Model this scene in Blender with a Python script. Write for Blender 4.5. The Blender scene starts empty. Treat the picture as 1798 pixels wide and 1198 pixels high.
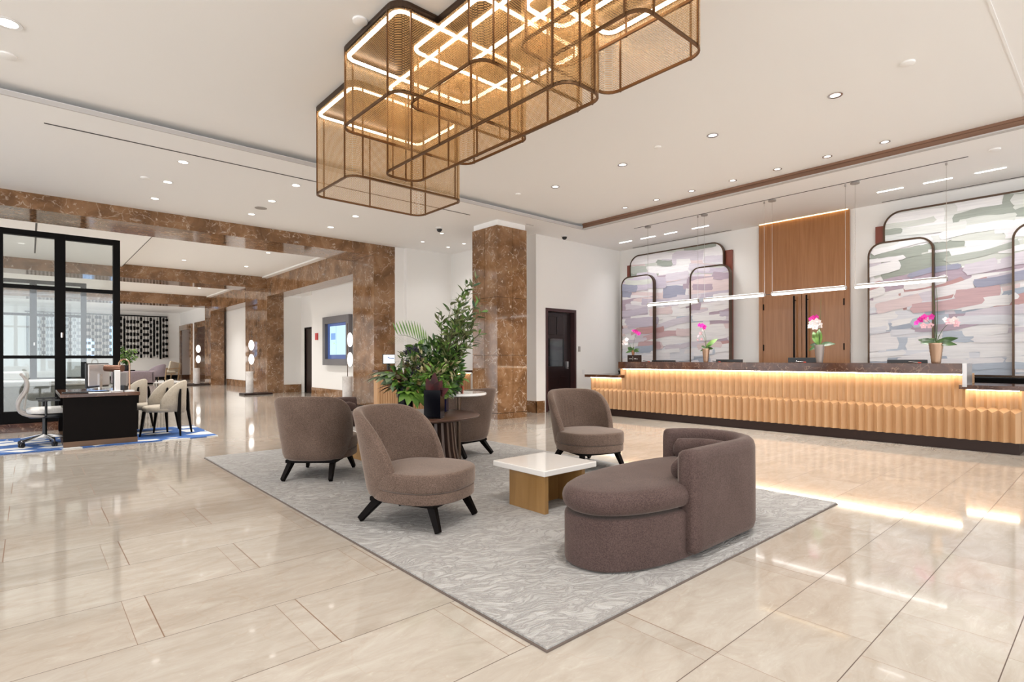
import bpy, bmesh, math, random
from mathutils import Vector, Matrix
PI = math.pi
COL = bpy.context.scene.collection
SC = bpy.context.scene
rnd = random.Random(7)

# ------------------------------------------------------------------ materials
MATS = {}
def new_mat(name):
    m = bpy.data.materials.new(name); m.use_nodes = True
    MATS[name] = m
    nt = m.node_tree
    return m, nt, nt.nodes['Principled BSDF']
def N(nt, t, **kw):
    n = nt.nodes.new(t)
    for k, v in kw.items():
        if k.startswith('_'): setattr(n, k[1:], v)
        else: n.inputs[k].default_value = v
    return n
def plain(name, col, rough=.5, metal=0., emit=0., ecol=None, sheen=0., spec=None, coat=0.):
    m, nt, b = new_mat(name)
    b.inputs['Base Color'].default_value = (*col, 1); b.inputs['Roughness'].default_value = rough
    b.inputs['Metallic'].default_value = metal
    if emit: b.inputs['Emission Color'].default_value = (*(ecol or col), 1); b.inputs['Emission Strength'].default_value = emit
    if sheen: b.inputs['Sheen Weight'].default_value = sheen
    if spec is not None: b.inputs['Specular IOR Level'].default_value = spec
    if coat: b.inputs['Coat Weight'].default_value = coat
    return m
def ramp(nt, fac, stops, interp='LINEAR'):
    r = N(nt, 'ShaderNodeValToRGB'); cr = r.color_ramp; cr.interpolation = interp
    while len(cr.elements) < len(stops): cr.elements.new(.5)
    for e, (p, c) in zip(cr.elements, stops): e.position = p; e.color = (*c, 1) if len(c) == 3 else c
    nt.links.new(fac, r.inputs[0]); return r.outputs[0]
def coords(nt, scale=(1, 1, 1), rot=(0, 0, 0)):
    tc = N(nt, 'ShaderNodeTexCoord'); mp = N(nt, 'ShaderNodeMapping')
    mp.inputs['Scale'].default_value = scale; mp.inputs['Rotation'].default_value = rot
    nt.links.new(tc.outputs['Object'], mp.inputs[0]); return mp.outputs[0]
def math_(nt, op, a, b=None, c=None):
    n = N(nt, 'ShaderNodeMath', _operation=op)
    for i, v in enumerate((a, b, c)):
        if v is None: continue
        if isinstance(v, (int, float)): n.inputs[i].default_value = v
        else: nt.links.new(v, n.inputs[i])
    return n.outputs[0]
def mixc(nt, f, a, b, blend='MIX'):
    n = N(nt, 'ShaderNodeMix', _data_type='RGBA', _blend_type=blend)
    for s, v in ((0, f), (6, a), (7, b)):
        if isinstance(v, (int, float)): n.inputs[s].default_value = v
        elif isinstance(v, tuple): n.inputs[s].default_value = (*v, 1)
        else: nt.links.new(v, n.inputs[s])
    return n.outputs[2]
def noise(nt, co, scale, detail=4, rough=.55, dist=0.):
    n = N(nt, 'ShaderNodeTexNoise', Scale=scale, Detail=detail, Roughness=rough, Distortion=dist)
    nt.links.new(co, n.inputs['Vector']); return n.outputs[0]
def bump(nt, b, h, strength=.3, dist=.01):
    n = N(nt, 'ShaderNodeBump', Strength=strength, Distance=dist)
    nt.links.new(h, n.inputs['Height']); nt.links.new(n.outputs[0], b.inputs['Normal'])

plain('wall_white', (.86, .845, .82), .55, spec=.3)
plain('ceiling_white', (.92, .915, .91), .7, spec=.2)
plain('trim_grey', (.55, .53, .52), .6)
plain('slot_dark', (.05, .045, .045), .6)
plain('black_metal', (.004, .0035, .0035), .5, 0, spec=.08)
plain('bronze', (.10, .065, .045), .35, .85)
plain('bronze_bright', (.17, .088, .040), .36, .8)
plain('bronze_dull', (.13, .075, .045), .4, .5)
plain('frame_slate', (.16, .15, .155), .4, .3)
plain('espresso', (.004, .0025, .0022), .5, spec=.08)
plain('walnut_toe', (.026, .013, .010), .4, spec=.25)
plain('chrome', (.62, .6, .58), .2, 1.)
plain('white_stone', (.86, .83, .80), .08, coat=.3)
plain('white_plastic', (.8, .79, .78), .35)
plain('grey_plastic', (.35, .32, .30), .45)
plain('black_plastic', (.012, .012, .013), .35)
plain('ledge_grey', (.52, .49, .48), .15, .3)
plain('door_maroon', (.055, .022, .022), .3)
plain('door_dark', (.018, .009, .009), .2)
plain('backer_brown', (.20, .05, .03), .35)
plain('led_warm', (1, .9, .75), .5, emit=12, ecol=(1, .88, .70))
plain('led_dim', (1, .9, .75), .5, emit=3, ecol=(1, .78, .42))
plain('led_chandelier', (1, .9, .8), .5, emit=6.5, ecol=(1, .88, .72))
plain('led_pendant', (1, 1, 1), .5, emit=2.6, ecol=(1, .97, .95))
plain('led_cool', (1, 1, 1), .5, emit=6, ecol=(1, .97, .95))
plain('lens', (1, 1, 1), .3, emit=3.0, ecol=(1, .95, .88))
plain('lens_dim', (.8, .8, .8), .3, emit=.9, ecol=(1, .95, .9))
plain('glow_glass', (1, .97, .93), .2, emit=1.05, ecol=(1, .96, .92))
plain('screen_white', (.9, .95, 1), .2, emit=1.3, ecol=(.9, .96, 1))
plain('screen_blue', (.05, .08, .15), .3, emit=.5, ecol=(.20, .42, .85))
plain('screen_pale', (.1, .12, .15), .3, emit=.62, ecol=(.52, .80, 1.))
plain('screen_navy', (.02, .04, .15), .2, emit=.25, ecol=(.12, .2, .5))
plain('screen_green', (.3, .6, .3), .2, emit=.5, ecol=(.4, .8, .5))
plain('glow_blue', (.5, .7, 1), .3, emit=1.1, ecol=(.35, .6, 1.))  # emission imitating a blue reflection on the rear wall
plain('fire_red', (.55, .03, .03), .35)
plain('copper', (.22, .11, .075), .3, .7)
plain('paper', (.8, .78, .75), .6)
plain('stem_green', (.05, .09, .02), .5)
plain('stem_brown', (.09, .055, .03), .6)
plain('soil', (.03, .02, .015), .9)
plain('white_flower', (.88, .80, .80), .5)
plain('pale_pink_flower', (.88, .55, .62), .5)
plain('magenta_flower', (.75, .03, .38), .45)
plain('thistle', (.03, .022, .045), .7)
plain('pot_gold', (.42, .27, .18), .25, .7)
plain('pot_silver', (.30, .255, .23), .3, .5)
plain('pot_terracotta', (.26, .11, .05), .5)
plain('vase_dark', (.003, .003, .005), .15, spec=.10)
plain('vase_purple', (.008, .007, .03), .1, spec=.3)
plain('rug_white', (.75, .73, .70), .9)
plain('oak', (.36, .24, .13), .5)
plain('cushion_stripe', (.5, .43, .34), .8)
plain('red_tag', (.5, .05, .03), .5)

def leafmat(name, c1, c2, rough=.4):
    m, nt, b = new_mat(name)
    f = noise(nt, coords(nt), 9, 3)
    nt.links.new(ramp(nt, f, [(.35, c1), (.65, c2)]), b.inputs['Base Color'])
    b.inputs['Roughness'].default_value = rough
    b.inputs['Subsurface Weight'].default_value = 0
leafmat('leaf_dark', (.018, .052, .014), (.06, .125, .03), .32)
leafmat('leaf_mid', (.06, .15, .022), (.16, .29, .05))
leafmat('leaf_olive', (.06, .088, .026), (.19, .22, .08))
leafmat('leaf_bright', (.13, .30, .04), (.27, .44, .08))
leafmat('leaf_grey', (.12, .19, .10), (.26, .33, .2))
leafmat('leaf_cream', (.30, .27, .12), (.55, .48, .28))
leafmat('leaf_red', (.022, .002, .003), (.09, .006, .007), .7)
leafmat('leaf_bronze', (.06, .05, .015), (.16, .11, .04), .3)

def marble(name, dark, mid, light, vein, scale=1.0, rough=.09, veins=.75):
    m, nt, b = new_mat(name)
    co = coords(nt, (scale,)*3)
    f1 = noise(nt, co, 2.2, 6, .62, .6)
    base = ramp(nt, f1, [(.28, dark), (.5, mid), (.74, light)])
    wob = N(nt, 'ShaderNodeTexNoise', Scale=3.0, Detail=3.0); nt.links.new(co, wob.inputs['Vector'])
    vm = N(nt, 'ShaderNodeVectorMath', _operation='MULTIPLY_ADD'); nt.links.new(wob.outputs[1], vm.inputs[0])
    vm.inputs[1].default_value = (.5, .5, .5); nt.links.new(co, vm.inputs[2])
    vo = N(nt, 'ShaderNodeTexVoronoi', _feature='DISTANCE_TO_EDGE', Scale=2.6); nt.links.new(vm.outputs[0], vo.inputs['Vector'])
    v1 = ramp(nt, vo.outputs['Distance'], [(0, (1, 1, 1)), (.022, (0, 0, 0))])
    brk = noise(nt, co, 5.0, 3); brk = ramp(nt, brk, [(.45, (0, 0, 0)), (.62, (1, 1, 1))])
    v1 = math_(nt, 'MULTIPLY', v1, brk)
    vo2 = N(nt, 'ShaderNodeTexVoronoi', _feature='DISTANCE_TO_EDGE', Scale=8.0); nt.links.new(vm.outputs[0], vo2.inputs['Vector'])
    v2 = ramp(nt, vo2.outputs['Distance'], [(0, (1, 1, 1)), (.06, (0, 0, 0))])
    brk2 = noise(nt, co, 7.0, 2); brk2 = ramp(nt, brk2, [(.53, (0, 0, 0)), (.66, (1, 1, 1))])
    v2 = math_(nt, 'MULTIPLY', v2, brk2)
    blot = noise(nt, co, 15.0, 2); blot = ramp(nt, blot, [(.66, (0, 0, 0)), (.75, (1, 1, 1))])
    v = math_(nt, 'MAXIMUM', math_(nt, 'MAXIMUM', v1, v2), blot)
    v = math_(nt, 'MULTIPLY', v, veins)
    nt.links.new(mixc(nt, v, base, vein), b.inputs['Base Color'])
    b.inputs['Roughness'].default_value = rough
marble('marble_brown', (.105, .050, .021), (.235, .122, .056), (.39, .23, .128), (.66, .53, .42), rough=.07)
marble('marble_counter', (.030, .011, .006), (.072, .028, .014), (.14, .062, .03), (.42, .26, .17), 1.3, .12, .42)
marble('marble_grey', (.50, .46, .43), (.66, .62, .59), (.78, .75, .72), (.42, .38, .36), 2.0, .25, .5)

def wood(name, c1, c2, grain=(2, 2, 26), rough=.35, axis_scale=None):
    m, nt, b = new_mat(name)
    f = noise(nt, coords(nt, grain), 1.0, 5, .6, .4)
    nt.links.new(ramp(nt, f, [(.3, c1), (.7, c2)]), b.inputs['Base Color']); b.inputs['Roughness'].default_value = rough
wood('wood_counter', (.47, .265, .13), (.55, .335, .175), (10, 10, .8), .45)
wood('wood_door', (.30, .125, .042), (.40, .185, .072), (26, 26, 1.2), .28)
wood('wood_table', (.055, .026, .018), (.105, .052, .036), (3, 14, 3), .3)
wood('wood_gold', (.26, .135, .040), (.36, .20, .07), (10, 10, 1.2), .35)
wood('wood_cove', (.22, .115, .07), (.28, .155, .10), (2, 1.2, 20), .4)
wood('wood_slat', (.055, .032, .024), (.095, .058, .044), (10, 10, 1), .35)

def fabric(name, col, col2, sheen=.35, scale=170):
    m, nt, b = new_mat(name)
    co = coords(nt)
    big = noise(nt, co, 4.5, 3)
    base = ramp(nt, big, [(.3, col), (.72, col2)])
    fine = noise(nt, co, scale, 2)
    base = mixc(nt, .5, base, ramp(nt, fine, [(.3, tuple(c*.45 for c in col)), (.7, tuple(min(1, c*1.5) for c in col2))]))
    nt.links.new(base, b.inputs['Base Color']); b.inputs['Roughness'].default_value = .85
    b.inputs['Sheen Weight'].default_value = sheen; b.inputs['Sheen Tint'].default_value = (1, .86, .76, 1); b.inputs['Sheen Roughness'].default_value = .4
    b.inputs['Specular IOR Level'].default_value = .15
    bump(nt, b, fine, .15, .002)
fabric('velvet_taupe', (.086, .056, .043), (.170, .117, .092), .4)
fabric('chaise_taupe', (.062, .039, .035), (.102, .067, .060), .2)
fabric('cream_fabric', (.38, .33, .265), (.46, .405, .33), .1)
fabric('lavender_fabric', (.26, .21, .24), (.34, .28, .31), .2)
fabric('grey_fabric', (.30, .29, .26), (.40, .385, .35), .1)
fabric('white_fabric', (.70, .68, .64), (.8, .78, .74), .1)

# polished beige floor: courses of long slabs parted by narrow inserts
m, nt, b = new_mat('floor_stone')
tc = N(nt, 'ShaderNodeTexCoord'); sx = N(nt, 'ShaderNodeSeparateXYZ'); nt.links.new(tc.outputs['Object'], sx.inputs[0])
X, Y = sx.outputs[0], sx.outputs[1]
ys = math_(nt, 'DIVIDE', math_(nt, 'SUBTRACT', Y, .005), .535)
row = math_(nt, 'FLOOR', ys); fy = math_(nt, 'MULTIPLY', math_(nt, 'SUBTRACT', ys, row), .535)
par = math_(nt, 'FLOORED_MODULO', math_(nt, 'ADD', row, 1), 2)
xx = math_(nt, 'SUBTRACT', X, math_(nt, 'ADD', math_(nt, 'MULTIPLY', par, .54), .33))
xs = math_(nt, 'DIVIDE', xx, 1.08); colm = math_(nt, 'FLOOR', xs)
fx = math_(nt, 'MULTIPLY', math_(nt, 'SUBTRACT', xs, colm), 1.08)
bord = math_(nt, 'LESS_THAN', Y, 1.075)
def sel_(a, b):
    n = N(nt, 'ShaderNodeMix', _data_type='FLOAT'); nt.links.new(bord, n.inputs[0])
    for i, v in ((2, a), (3, b)):
        if isinstance(v, (int, float)): n.inputs[i].default_value = v
        else: nt.links.new(v, n.inputs[i])
    return n.outputs[0]
yb = math_(nt, 'DIVIDE', math_(nt, 'SUBTRACT', Y, .69), .385); rb_ = math_(nt, 'FLOOR', yb); fyb = math_(nt, 'MULTIPLY', math_(nt, 'SUBTRACT', yb, rb_), .385)
xb = math_(nt, 'DIVIDE', math_(nt, 'SUBTRACT', X, math_(nt, 'ADD', 2.58, math_(nt, 'MULTIPLY', rb_, .14))), .545); cb_ = math_(nt, 'FLOOR', xb); fxb = math_(nt, 'MULTIPLY', math_(nt, 'SUBTRACT', xb, cb_), .545)
row = sel_(row, rb_); fy = sel_(fy, fyb); colm = sel_(colm, cb_); fx = sel_(fx, fxb)
ins = math_(nt, 'MULTIPLY', math_(nt, 'LESS_THAN', fx, .095), math_(nt, 'SUBTRACT', 1., bord))
J = .0024
j1 = math_(nt, 'LESS_THAN', fy, J*1.6)
j2 = math_(nt, 'LESS_THAN', fx, J)
j3 = math_(nt, 'MULTIPLY', math_(nt, 'LESS_THAN', math_(nt, 'ABSOLUTE', math_(nt, 'SUBTRACT', fx, .095)), J), math_(nt, 'SUBTRACT', 1., bord))
jn = math_(nt, 'MAXIMUM', math_(nt, 'MAXIMUM', j1, j2), j3)
idv = N(nt, 'ShaderNodeCombineXYZ'); nt.links.new(row, idv.inputs[0]); nt.links.new(colm, idv.inputs[1]); nt.links.new(ins, idv.inputs[2])
wn = N(nt, 'ShaderNodeTexWhiteNoise', _noise_dimensions='3D'); nt.links.new(idv.outputs[0], wn.inputs[0])
shift = N(nt, 'ShaderNodeVectorMath', _operation='MULTIPLY_ADD'); nt.links.new(wn.outputs[1], shift.inputs[0])
shift.inputs[1].default_value = (30, 30, 30); nt.links.new(tc.outputs['Object'], shift.inputs[2])
mp = N(nt, 'ShaderNodeMapping'); mp.inputs['Scale'].default_value = (1.2, 3.2, 1); nt.links.new(shift.outputs[0], mp.inputs[0])
f1 = noise(nt, mp.outputs[0], 2.6, 7, .68, .9)
base = ramp(nt, f1, [(.30, (.405, .35, .29)), (.5, (.462, .41, .35)), (.70, (.515, .472, .415))])
f2 = noise(nt, mp.outputs[0], 9, 4, .6, 1.5)
base = mixc(nt, ramp(nt, f2, [(.60, (0, 0, 0)), (.74, (.38, .38, .38))]), base, (.60, .56, .50))
vv = N(nt, 'ShaderNodeTexVoronoi', _feature='DISTANCE_TO_EDGE', Scale=1.3); 
wv = N(nt, 'ShaderNodeVectorMath', _operation='MULTIPLY_ADD'); nn = N(nt, 'ShaderNodeTexNoise', Scale=2.2, Detail=4.); nt.links.new(shift.outputs[0], nn.inputs['Vector'])
nt.links.new(nn.outputs[1], wv.inputs[0]); wv.inputs[1].default_value = (.9, .9, .9); nt.links.new(shift.outputs[0], wv.inputs[2]); nt.links.new(wv.outputs[0], vv.inputs['Vector'])
base = mixc(nt, ramp(nt, vv.outputs['Distance'], [(0, (.16, .16, .16)), (.012, (0, 0, 0))]), base, (.40, .28, .19))
tint = ramp(nt, wn.outputs[0], [(0, (.93, .925, .92)), (1, (1.04, 1.04, 1.04))])
base = mixc(nt, 1., base, tint, 'MULTIPLY')
base = mixc(nt, jn, base, (.20, .115, .07)); base = mixc(nt, j1, base, (.09, .055, .038))
nt.links.new(base, b.inputs['Base Color'])
nt.links.new(math_(nt, 'ADD', math_(nt, 'MULTIPLY', jn, .5), .075), b.inputs['Roughness'])
b.inputs['Specular IOR Level'].default_value = .62; b.inputs['Coat Weight'].default_value = .22; b.inputs['Coat Roughness'].default_value = .02

# rugs
m, nt, b = new_mat('rug_grey')
co = coords(nt)
w = N(nt, 'ShaderNodeTexNoise', Scale=3.2, Detail=2.0); nt.links.new(co, w.inputs['Vector'])
vm = N(nt, 'ShaderNodeVectorMath', _operation='MULTIPLY_ADD'); nt.links.new(w.outputs[1], vm.inputs[0]); vm.inputs[1].default_value = (.28, .28, 0); nt.links.new(co, vm.inputs[2])
def dotv(v):
    d = N(nt, 'ShaderNodeVectorMath', _operation='DOT_PRODUCT'); nt.links.new(vm.outputs[0], d.inputs[0]); d.inputs[1].default_value = v; return d.outputs['Value']
cx_ = N(nt, 'ShaderNodeCombineXYZ'); nt.links.new(dotv((.94*6.5, -.34*6.5, 0)), cx_.inputs[0]); nt.links.new(dotv((.34*21, .94*21, 0)), cx_.inputs[1])
n1 = noise(nt, cx_.outputs[0], 1.0, 3, .6, .9)
ridge = math_(nt, 'ABSOLUTE', math_(nt, 'SUBTRACT', n1, .5))
pile = noise(nt, co, 240, 2)
c = ramp(nt, ridge, [(0, (.255, .238, .228)), (.03, (.335, .318, .305)), (.08, (.42, .405, .39)), (.2, (.49, .475, .46))])
c = mixc(nt, .3, c, ramp(nt, pile, [(.3, (.26, .25, .24)), (.7, (.58, .57, .55))]))
nt.links.new(c, b.inputs['Base Color']); b.inputs['Roughness'].default_value = .95; b.inputs['Specular IOR Level'].default_value = .05
bump(nt, b, math_(nt, 'ADD', math_(nt, 'MINIMUM', math_(nt, 'MULTIPLY', ridge, 6.), 1.), math_(nt, 'MULTIPLY', pile, .25)), .55, .014)
plain('rug_edge', (.13, .10, .085), .9)
m, nt, b = new_mat('rug_blue')
mp = coords(nt, (1.35, 2.5, 1), (0, 0, .12))
vo = N(nt, 'ShaderNodeTexVoronoi', _feature='DISTANCE_TO_EDGE', Scale=1.25, Randomness=.75); nt.links.new(mp, vo.inputs['Vector'])
vc = N(nt, 'ShaderNodeTexVoronoi', Scale=1.25, Randomness=.75); nt.links.new(mp, vc.inputs['Vector'])
sepc = N(nt, 'ShaderNodeSeparateColor'); nt.links.new(vc.outputs['Color'], sepc.inputs[0])
ing = math_(nt, 'GREATER_THAN', vo.outputs['Distance'], .11)
sel = math_(nt, 'MULTIPLY', ing, math_(nt, 'GREATER_THAN', sepc.outputs[0], .16))
fn = noise(nt, coords(nt), 60, 3)
blue = ramp(nt, fn, [(.3, (.025, .075, .25)), (.7, (.06, .15, .38))])
nt.links.new(mixc(nt, sel, blue, (.60, .60, .585)), b.inputs['Base Color']); b.inputs['Roughness'].default_value = .95

# paints of the wall panels
def paint(name, c):
    m, nt, b = new_mat(name)
    st = noise(nt, coords(nt, (1, 1.6, 26), (.10, 0, 0)), 1.6, 4)
    nt.links.new(mixc(nt, 1., c, ramp(nt, st, [(.3, (.90, .90, .91)), (.7, (1.07, 1.07, 1.06))]), 'MULTIPLY'), b.inputs['Base Color']); b.inputs['Roughness'].default_value = .6
PAINTS = dict(white=(.79, .78, .79), milk=(.77, .75, .77), mist=(.69, .70, .75), lilac=(.62, .575, .64), lav=(.53, .48, .57), mauve=(.43, .345, .415), plum=(.30, .24, .32), blush=(.70, .58, .59),
              rose=(.57, .39, .41), clay=(.50, .30, .30), blue=(.47, .52, .60), steel=(.38, .43, .52), slate=(.32, .33, .43), sage=(.42, .45, .41), moss=(.32, .35, .31), ash=(.58, .60, .56), fog=(.66, .67, .65))
for k_, v_ in PAINTS.items(): paint('paint_'+k_, v_)
PN = list(PAINTS)

# thin glass and perforated gold mesh
def glass(name, tint, refl):
    m, nt, b = new_mat(name); nt.nodes.remove(b); out = nt.nodes['Material Output']
    tr = N(nt, 'ShaderNodeBsdfTransparent'); tr.inputs[0].default_value = (*tint, 1)
    gl = N(nt, 'ShaderNodeBsdfGlossy', Roughness=.02); lw = N(nt, 'ShaderNodeLayerWeight', Blend=.35)
    f = math_(nt, 'ADD', math_(nt, 'MULTIPLY', lw.outputs[0], .7), refl)
    mx = N(nt, 'ShaderNodeMixShader'); nt.links.new(f, mx.inputs[0]); nt.links.new(tr.outputs[0], mx.inputs[1]); nt.links.new(gl.outputs[0], mx.inputs[2])
    nt.links.new(mx.outputs[0], out.inputs[0])
glass('glass_clear', (.90, .94, .95), .05)
glass('glass_smoke', (.62, .66, .68), .07)
m, nt, b = new_mat('mesh_gold'); out = nt.nodes['Material Output']
tc = N(nt, 'ShaderNodeTexCoord'); sx = N(nt, 'ShaderNodeSeparateXYZ'); nt.links.new(tc.outputs['Object'], sx.inputs[0])
k = 2*PI/.019
s1 = math_(nt, 'SINE', math_(nt, 'MULTIPLY', math_(nt, 'ADD', sx.outputs[0], sx.outputs[1]), k))
s2 = math_(nt, 'SINE', math_(nt, 'MULTIPLY', sx.outputs[2], k))
hole = math_(nt, 'GREATER_THAN', math_(nt, 'MULTIPLY', s1, s2), -.12)
solid = math_(nt, 'SUBTRACT', .70, math_(nt, 'MULTIPLY', hole, .54))
b.inputs['Base Color'].default_value = (.58, .385, .20, 1); b.inputs['Metallic'].default_value = .6; b.inputs['Roughness'].default_value = .38
tl = N(nt, 'ShaderNodeBsdfTranslucent'); tl.inputs[0].default_value = (.66, .41, .17, 1)
mxa = N(nt, 'ShaderNodeMixShader'); mxa.inputs[0].default_value = .45; nt.links.new(b.outputs[0], mxa.inputs[1]); nt.links.new(tl.outputs[0], mxa.inputs[2])
tr = N(nt, 'ShaderNodeBsdfTransparent'); tr.inputs[0].default_value = (1., .962, .90, 1)
mx = N(nt, 'ShaderNodeMixShader'); nt.links.new(solid, mx.inputs[0]); nt.links.new(tr.outputs[0], mx.inputs[1]); nt.links.new(mxa.outputs[0], mx.inputs[2])
nt.links.new(mx.outputs[0], out.inputs[0])

# ------------------------------------------------------------------ mesh helpers
def bm_(): return bmesh.new()
def box(bm, x0, x1, y0, y1, z0, z1):
    vs = [bm.verts.new(p) for p in ((x0, y0, z0), (x1, y0, z0), (x1, y1, z0), (x0, y1, z0), (x0, y0, z1), (x1, y0, z1), (x1, y1, z1), (x0, y1, z1))]
    for f in ((0, 3, 2, 1), (4, 5, 6, 7), (0, 1, 5, 4), (1, 2, 6, 5), (2, 3, 7, 6), (3, 0, 4, 7)): bm.faces.new([vs[i] for i in f])
    return bm
def loft(bm, rings, cap=True, closed=True):
    R = [[bm.verts.new(p) for p in r] for r in rings]; n = len(rings[0])
    for a, c in zip(R, R[1:]):
        for i in range(n if closed else n-1):
            j = (i+1) % n
            bm.faces.new((a[i], a[j], c[j], c[i]))
    if cap and closed:
        bm.faces.new(list(reversed(R[0]))); bm.faces.new(R[-1])
    return bm
def lathe(bm, prof, cx=0, cy=0, n=24, ex=1., ey=1.):
    return loft(bm, [[(cx+ex*r*math.cos(2*PI*i/n), cy+ey*r*math.sin(2*PI*i/n), z) for i in range(n)] for r, z in prof])
def tube(bm, pts, r, n=8, r2=None):
    pts = [Vector(p) for p in pts]; rings = []; up = None
    for i, p in enumerate(pts):
        d = (pts[min(i+1, len(pts)-1)] - pts[max(i-1, 0)]).normalized()
        if up is None: up = Vector((0, 0, 1)) if abs(d.z) < .9 else Vector((1, 0, 0))
        a = d.cross(up).normalized(); b_ = a.cross(d).normalized(); up = b_
        rr = r if r2 is None else r + (r2-r)*i/max(1, len(pts)-1)
        rings.append([tuple(p + a*rr*math.cos(2*PI*k/n) + b_*rr*math.sin(2*PI*k/n)) for k in range(n)])
    return loft(bm, rings)
def bar(bm, a, c, w, h=None, w2=None):
    """tapered square bar from a to c"""
    a, c = Vector(a), Vector(c); h = h or w; w2 = w2 or w
    d = (c-a).normalized(); s = Vector((1, 0, 0)) if abs(d.x) < .7 else Vector((0, 1, 0))
    u = d.cross(s).normalized(); v = d.cross(u).normalized()
    def rg(p, k): return [tuple(p+u*k*w/2+v*k*h/2), tuple(p-u*k*w/2+v*k*h/2), tuple(p-u*k*w/2-v*k*h/2), tuple(p+u*k*w/2-v*k*h/2)]
    return loft(bm, [rg(a, 1), rg(c, w2/w)])
def puff(bm, outline, z0, z1, r, crown=.0):
    """soft-edged slab with the given plan outline"""
    n = len(outline); cx = sum(p[0] for p in outline)/n; cy = sum(p[1] for p in outline)/n
    nor = []
    for i in range(n):
        a, c = outline[i-1], outline[(i+1) % n]; d = Vector((c[0]-a[0], c[1]-a[1])).normalized(); nor.append((d.y, -d.x))
    def ring(ins, z): return [(p[0]-q[0]*ins, p[1]-q[1]*ins, z) for p, q in zip(outline, nor)]
    rings = []
    for k in range(5): t = k/4*PI/2; rings.append(ring(r*(1-math.sin(t)), z0+r*(1-math.cos(t))))
    for k in range(5): t = k/4*PI/2; rings.append(ring(r*(1-math.cos(t)), z1-r*(1-math.sin(t))))
    rings = [rings[i] for i in range(len(rings))]
    for s in (.75, .45, .15):
        rings.append([(cx+(p[0]-cx)*s, cy+(p[1]-cy)*s, z1+crown*(1-s*s)) for p in outline])
    return loft(bm, rings)
def superell(a, b_, n=48, e=2.5, cx=0, cy=0):
    out = []
    for i in range(n):
        t = 2*PI*i/n; c, s = math.cos(t), math.sin(t)
        out.append((cx+a*math.copysign(abs(c)**(2/e), c), cy+b_*math.copysign(abs(s)**(2/e), s)))
    return out
def roundrect(x0, x1, y0, y1, r, n=6):
    out = []
    for cx, cy, a0 in ((x1-r, y1-r, 0), (x0+r, y1-r, PI/2), (x0+r, y0+r, PI), (x1-r, y0+r, 1.5*PI)):
        for i in range(n+1): a = a0+i/n*PI/2; out.append((cx+r*math.cos(a), cy+r*math.sin(a)))
    return out
def obj(name, bm, mat, parent=None, smooth=False, bevel=0., sub=0, loc=None):
    bmesh.ops.recalc_face_normals(bm, faces=bm.faces[:])
    me = bpy.data.meshes.new(name); bm.to_mesh(me); bm.free()
    o = bpy.data.objects.new(name, me); COL.objects.link(o)
    for mm in (mat if isinstance(mat, (list, tuple)) else [mat]): me.materials.append(MATS[mm])
    if smooth:
        for p in me.polygons: p.use_smooth = True
        if smooth != 'all':
            me.set_sharp_from_angle(angle=math.radians(42))
    if bevel:
        md = o.modifiers.new('b', 'BEVEL'); md.width = bevel; md.segments = 2; md.limit_method = 'ANGLE'; md.angle_limit = math.radians(40)
    if sub:
        md = o.modifiers.new('s', 'SUBSURF'); md.levels = sub; md.render_levels = sub
    if parent: o.parent = parent
    if loc: o.location = loc
    return o
def tag(o, label, cat, group=None, kind=None):
    o['label'] = label; o['category'] = cat
    if group: o['group'] = group
    if kind: o['kind'] = kind
    return o
def thing(name, label, cat, loc=(0, 0, 0), rz=0., group=None, kind=None):
    o = bpy.data.objects.new(name, None); COL.objects.link(o); o.empty_display_size = .1
    o.location = loc; o.rotation_euler = (0, 0, rz)
    return tag(o, label, cat, group, kind)
def dup(root, loc, rz, label, group=None):
    def cp(o, par):
        c = o.copy(); COL.objects.link(c); c.parent = par
        for ch in o.children: cp(ch, c)
        return c
    r = cp(root, None); r.location = loc; r.rotation_euler = (0, 0, rz); r['label'] = label
    if group: r['group'] = group
    return r
def struct(name, bm, mat, label, cat, **kw):
    return tag(obj(name, bm, mat, **kw), label, cat, kind='structure')
def face(fx, fy): return math.atan2(-fx, fy)
ORD = ['first', 'second', 'third', 'fourth', 'fifth', 'sixth', 'seventh', 'eighth']

# ------------------------------------------------------------------ room shell
ZS, ZU = 3.80, 3.92
struct('floor', box(bm_(), -9, 12, -7, 44, -.2, 0), 'floor_stone', 'polished beige stone floor laid in long slabs with narrow inserts', 'floor')
cm = box(bm_(), -9, 8.8, -7, 7.66, ZU, 4.2)
struct('ceiling', cm, 'ceiling_white', 'raised white tray ceiling above the lounge', 'ceiling')
cm = box(bm_(), -9, 12, 7.41, 11.504, ZS, 3.86); box(cm, -9, 12, 7.66, 11.504, 3.861, 4.2)
struct('ceiling_soffit_left', cm, 'ceiling_white', 'lower white soffit between the tray ceiling and the marble beam', 'ceiling')
struct('ceiling_soffit_right', box(bm_(), 8.56, 12, -7, 7.409, ZS, 4.2), 'ceiling_white', 'lower white soffit above the reception counter', 'ceiling')
tm = box(bm_(), -9, 8.5, 7.385, 7.409, ZS-.004, 3.845)
struct('trim_1', tm, 'trim_grey', 'grey metal lip along the left edge of the tray ceiling', 'trim')
tm = box(bm_(), 8.515, 8.559, -7, 7.40, 3.815, 3.919); box(tm, 8.50, 8.514, -7, 7.40, 3.885, 3.919)
struct('trim_2', tm, 'wood_cove', 'brown timber cove along the right edge of the tray ceiling', 'trim')
struct('trim_3', box(bm_(), 8.475, 8.559, -7, 7.40, 3.797, 3.814), 'trim_grey', 'pale lip under the brown timber cove', 'trim')
struct('trim_4', box(bm_(), -9, 8.5, .69, .71, 3.915, 3.9199), 'ceiling_white', 'thin white joint line across the tray ceiling', 'trim')
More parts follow.
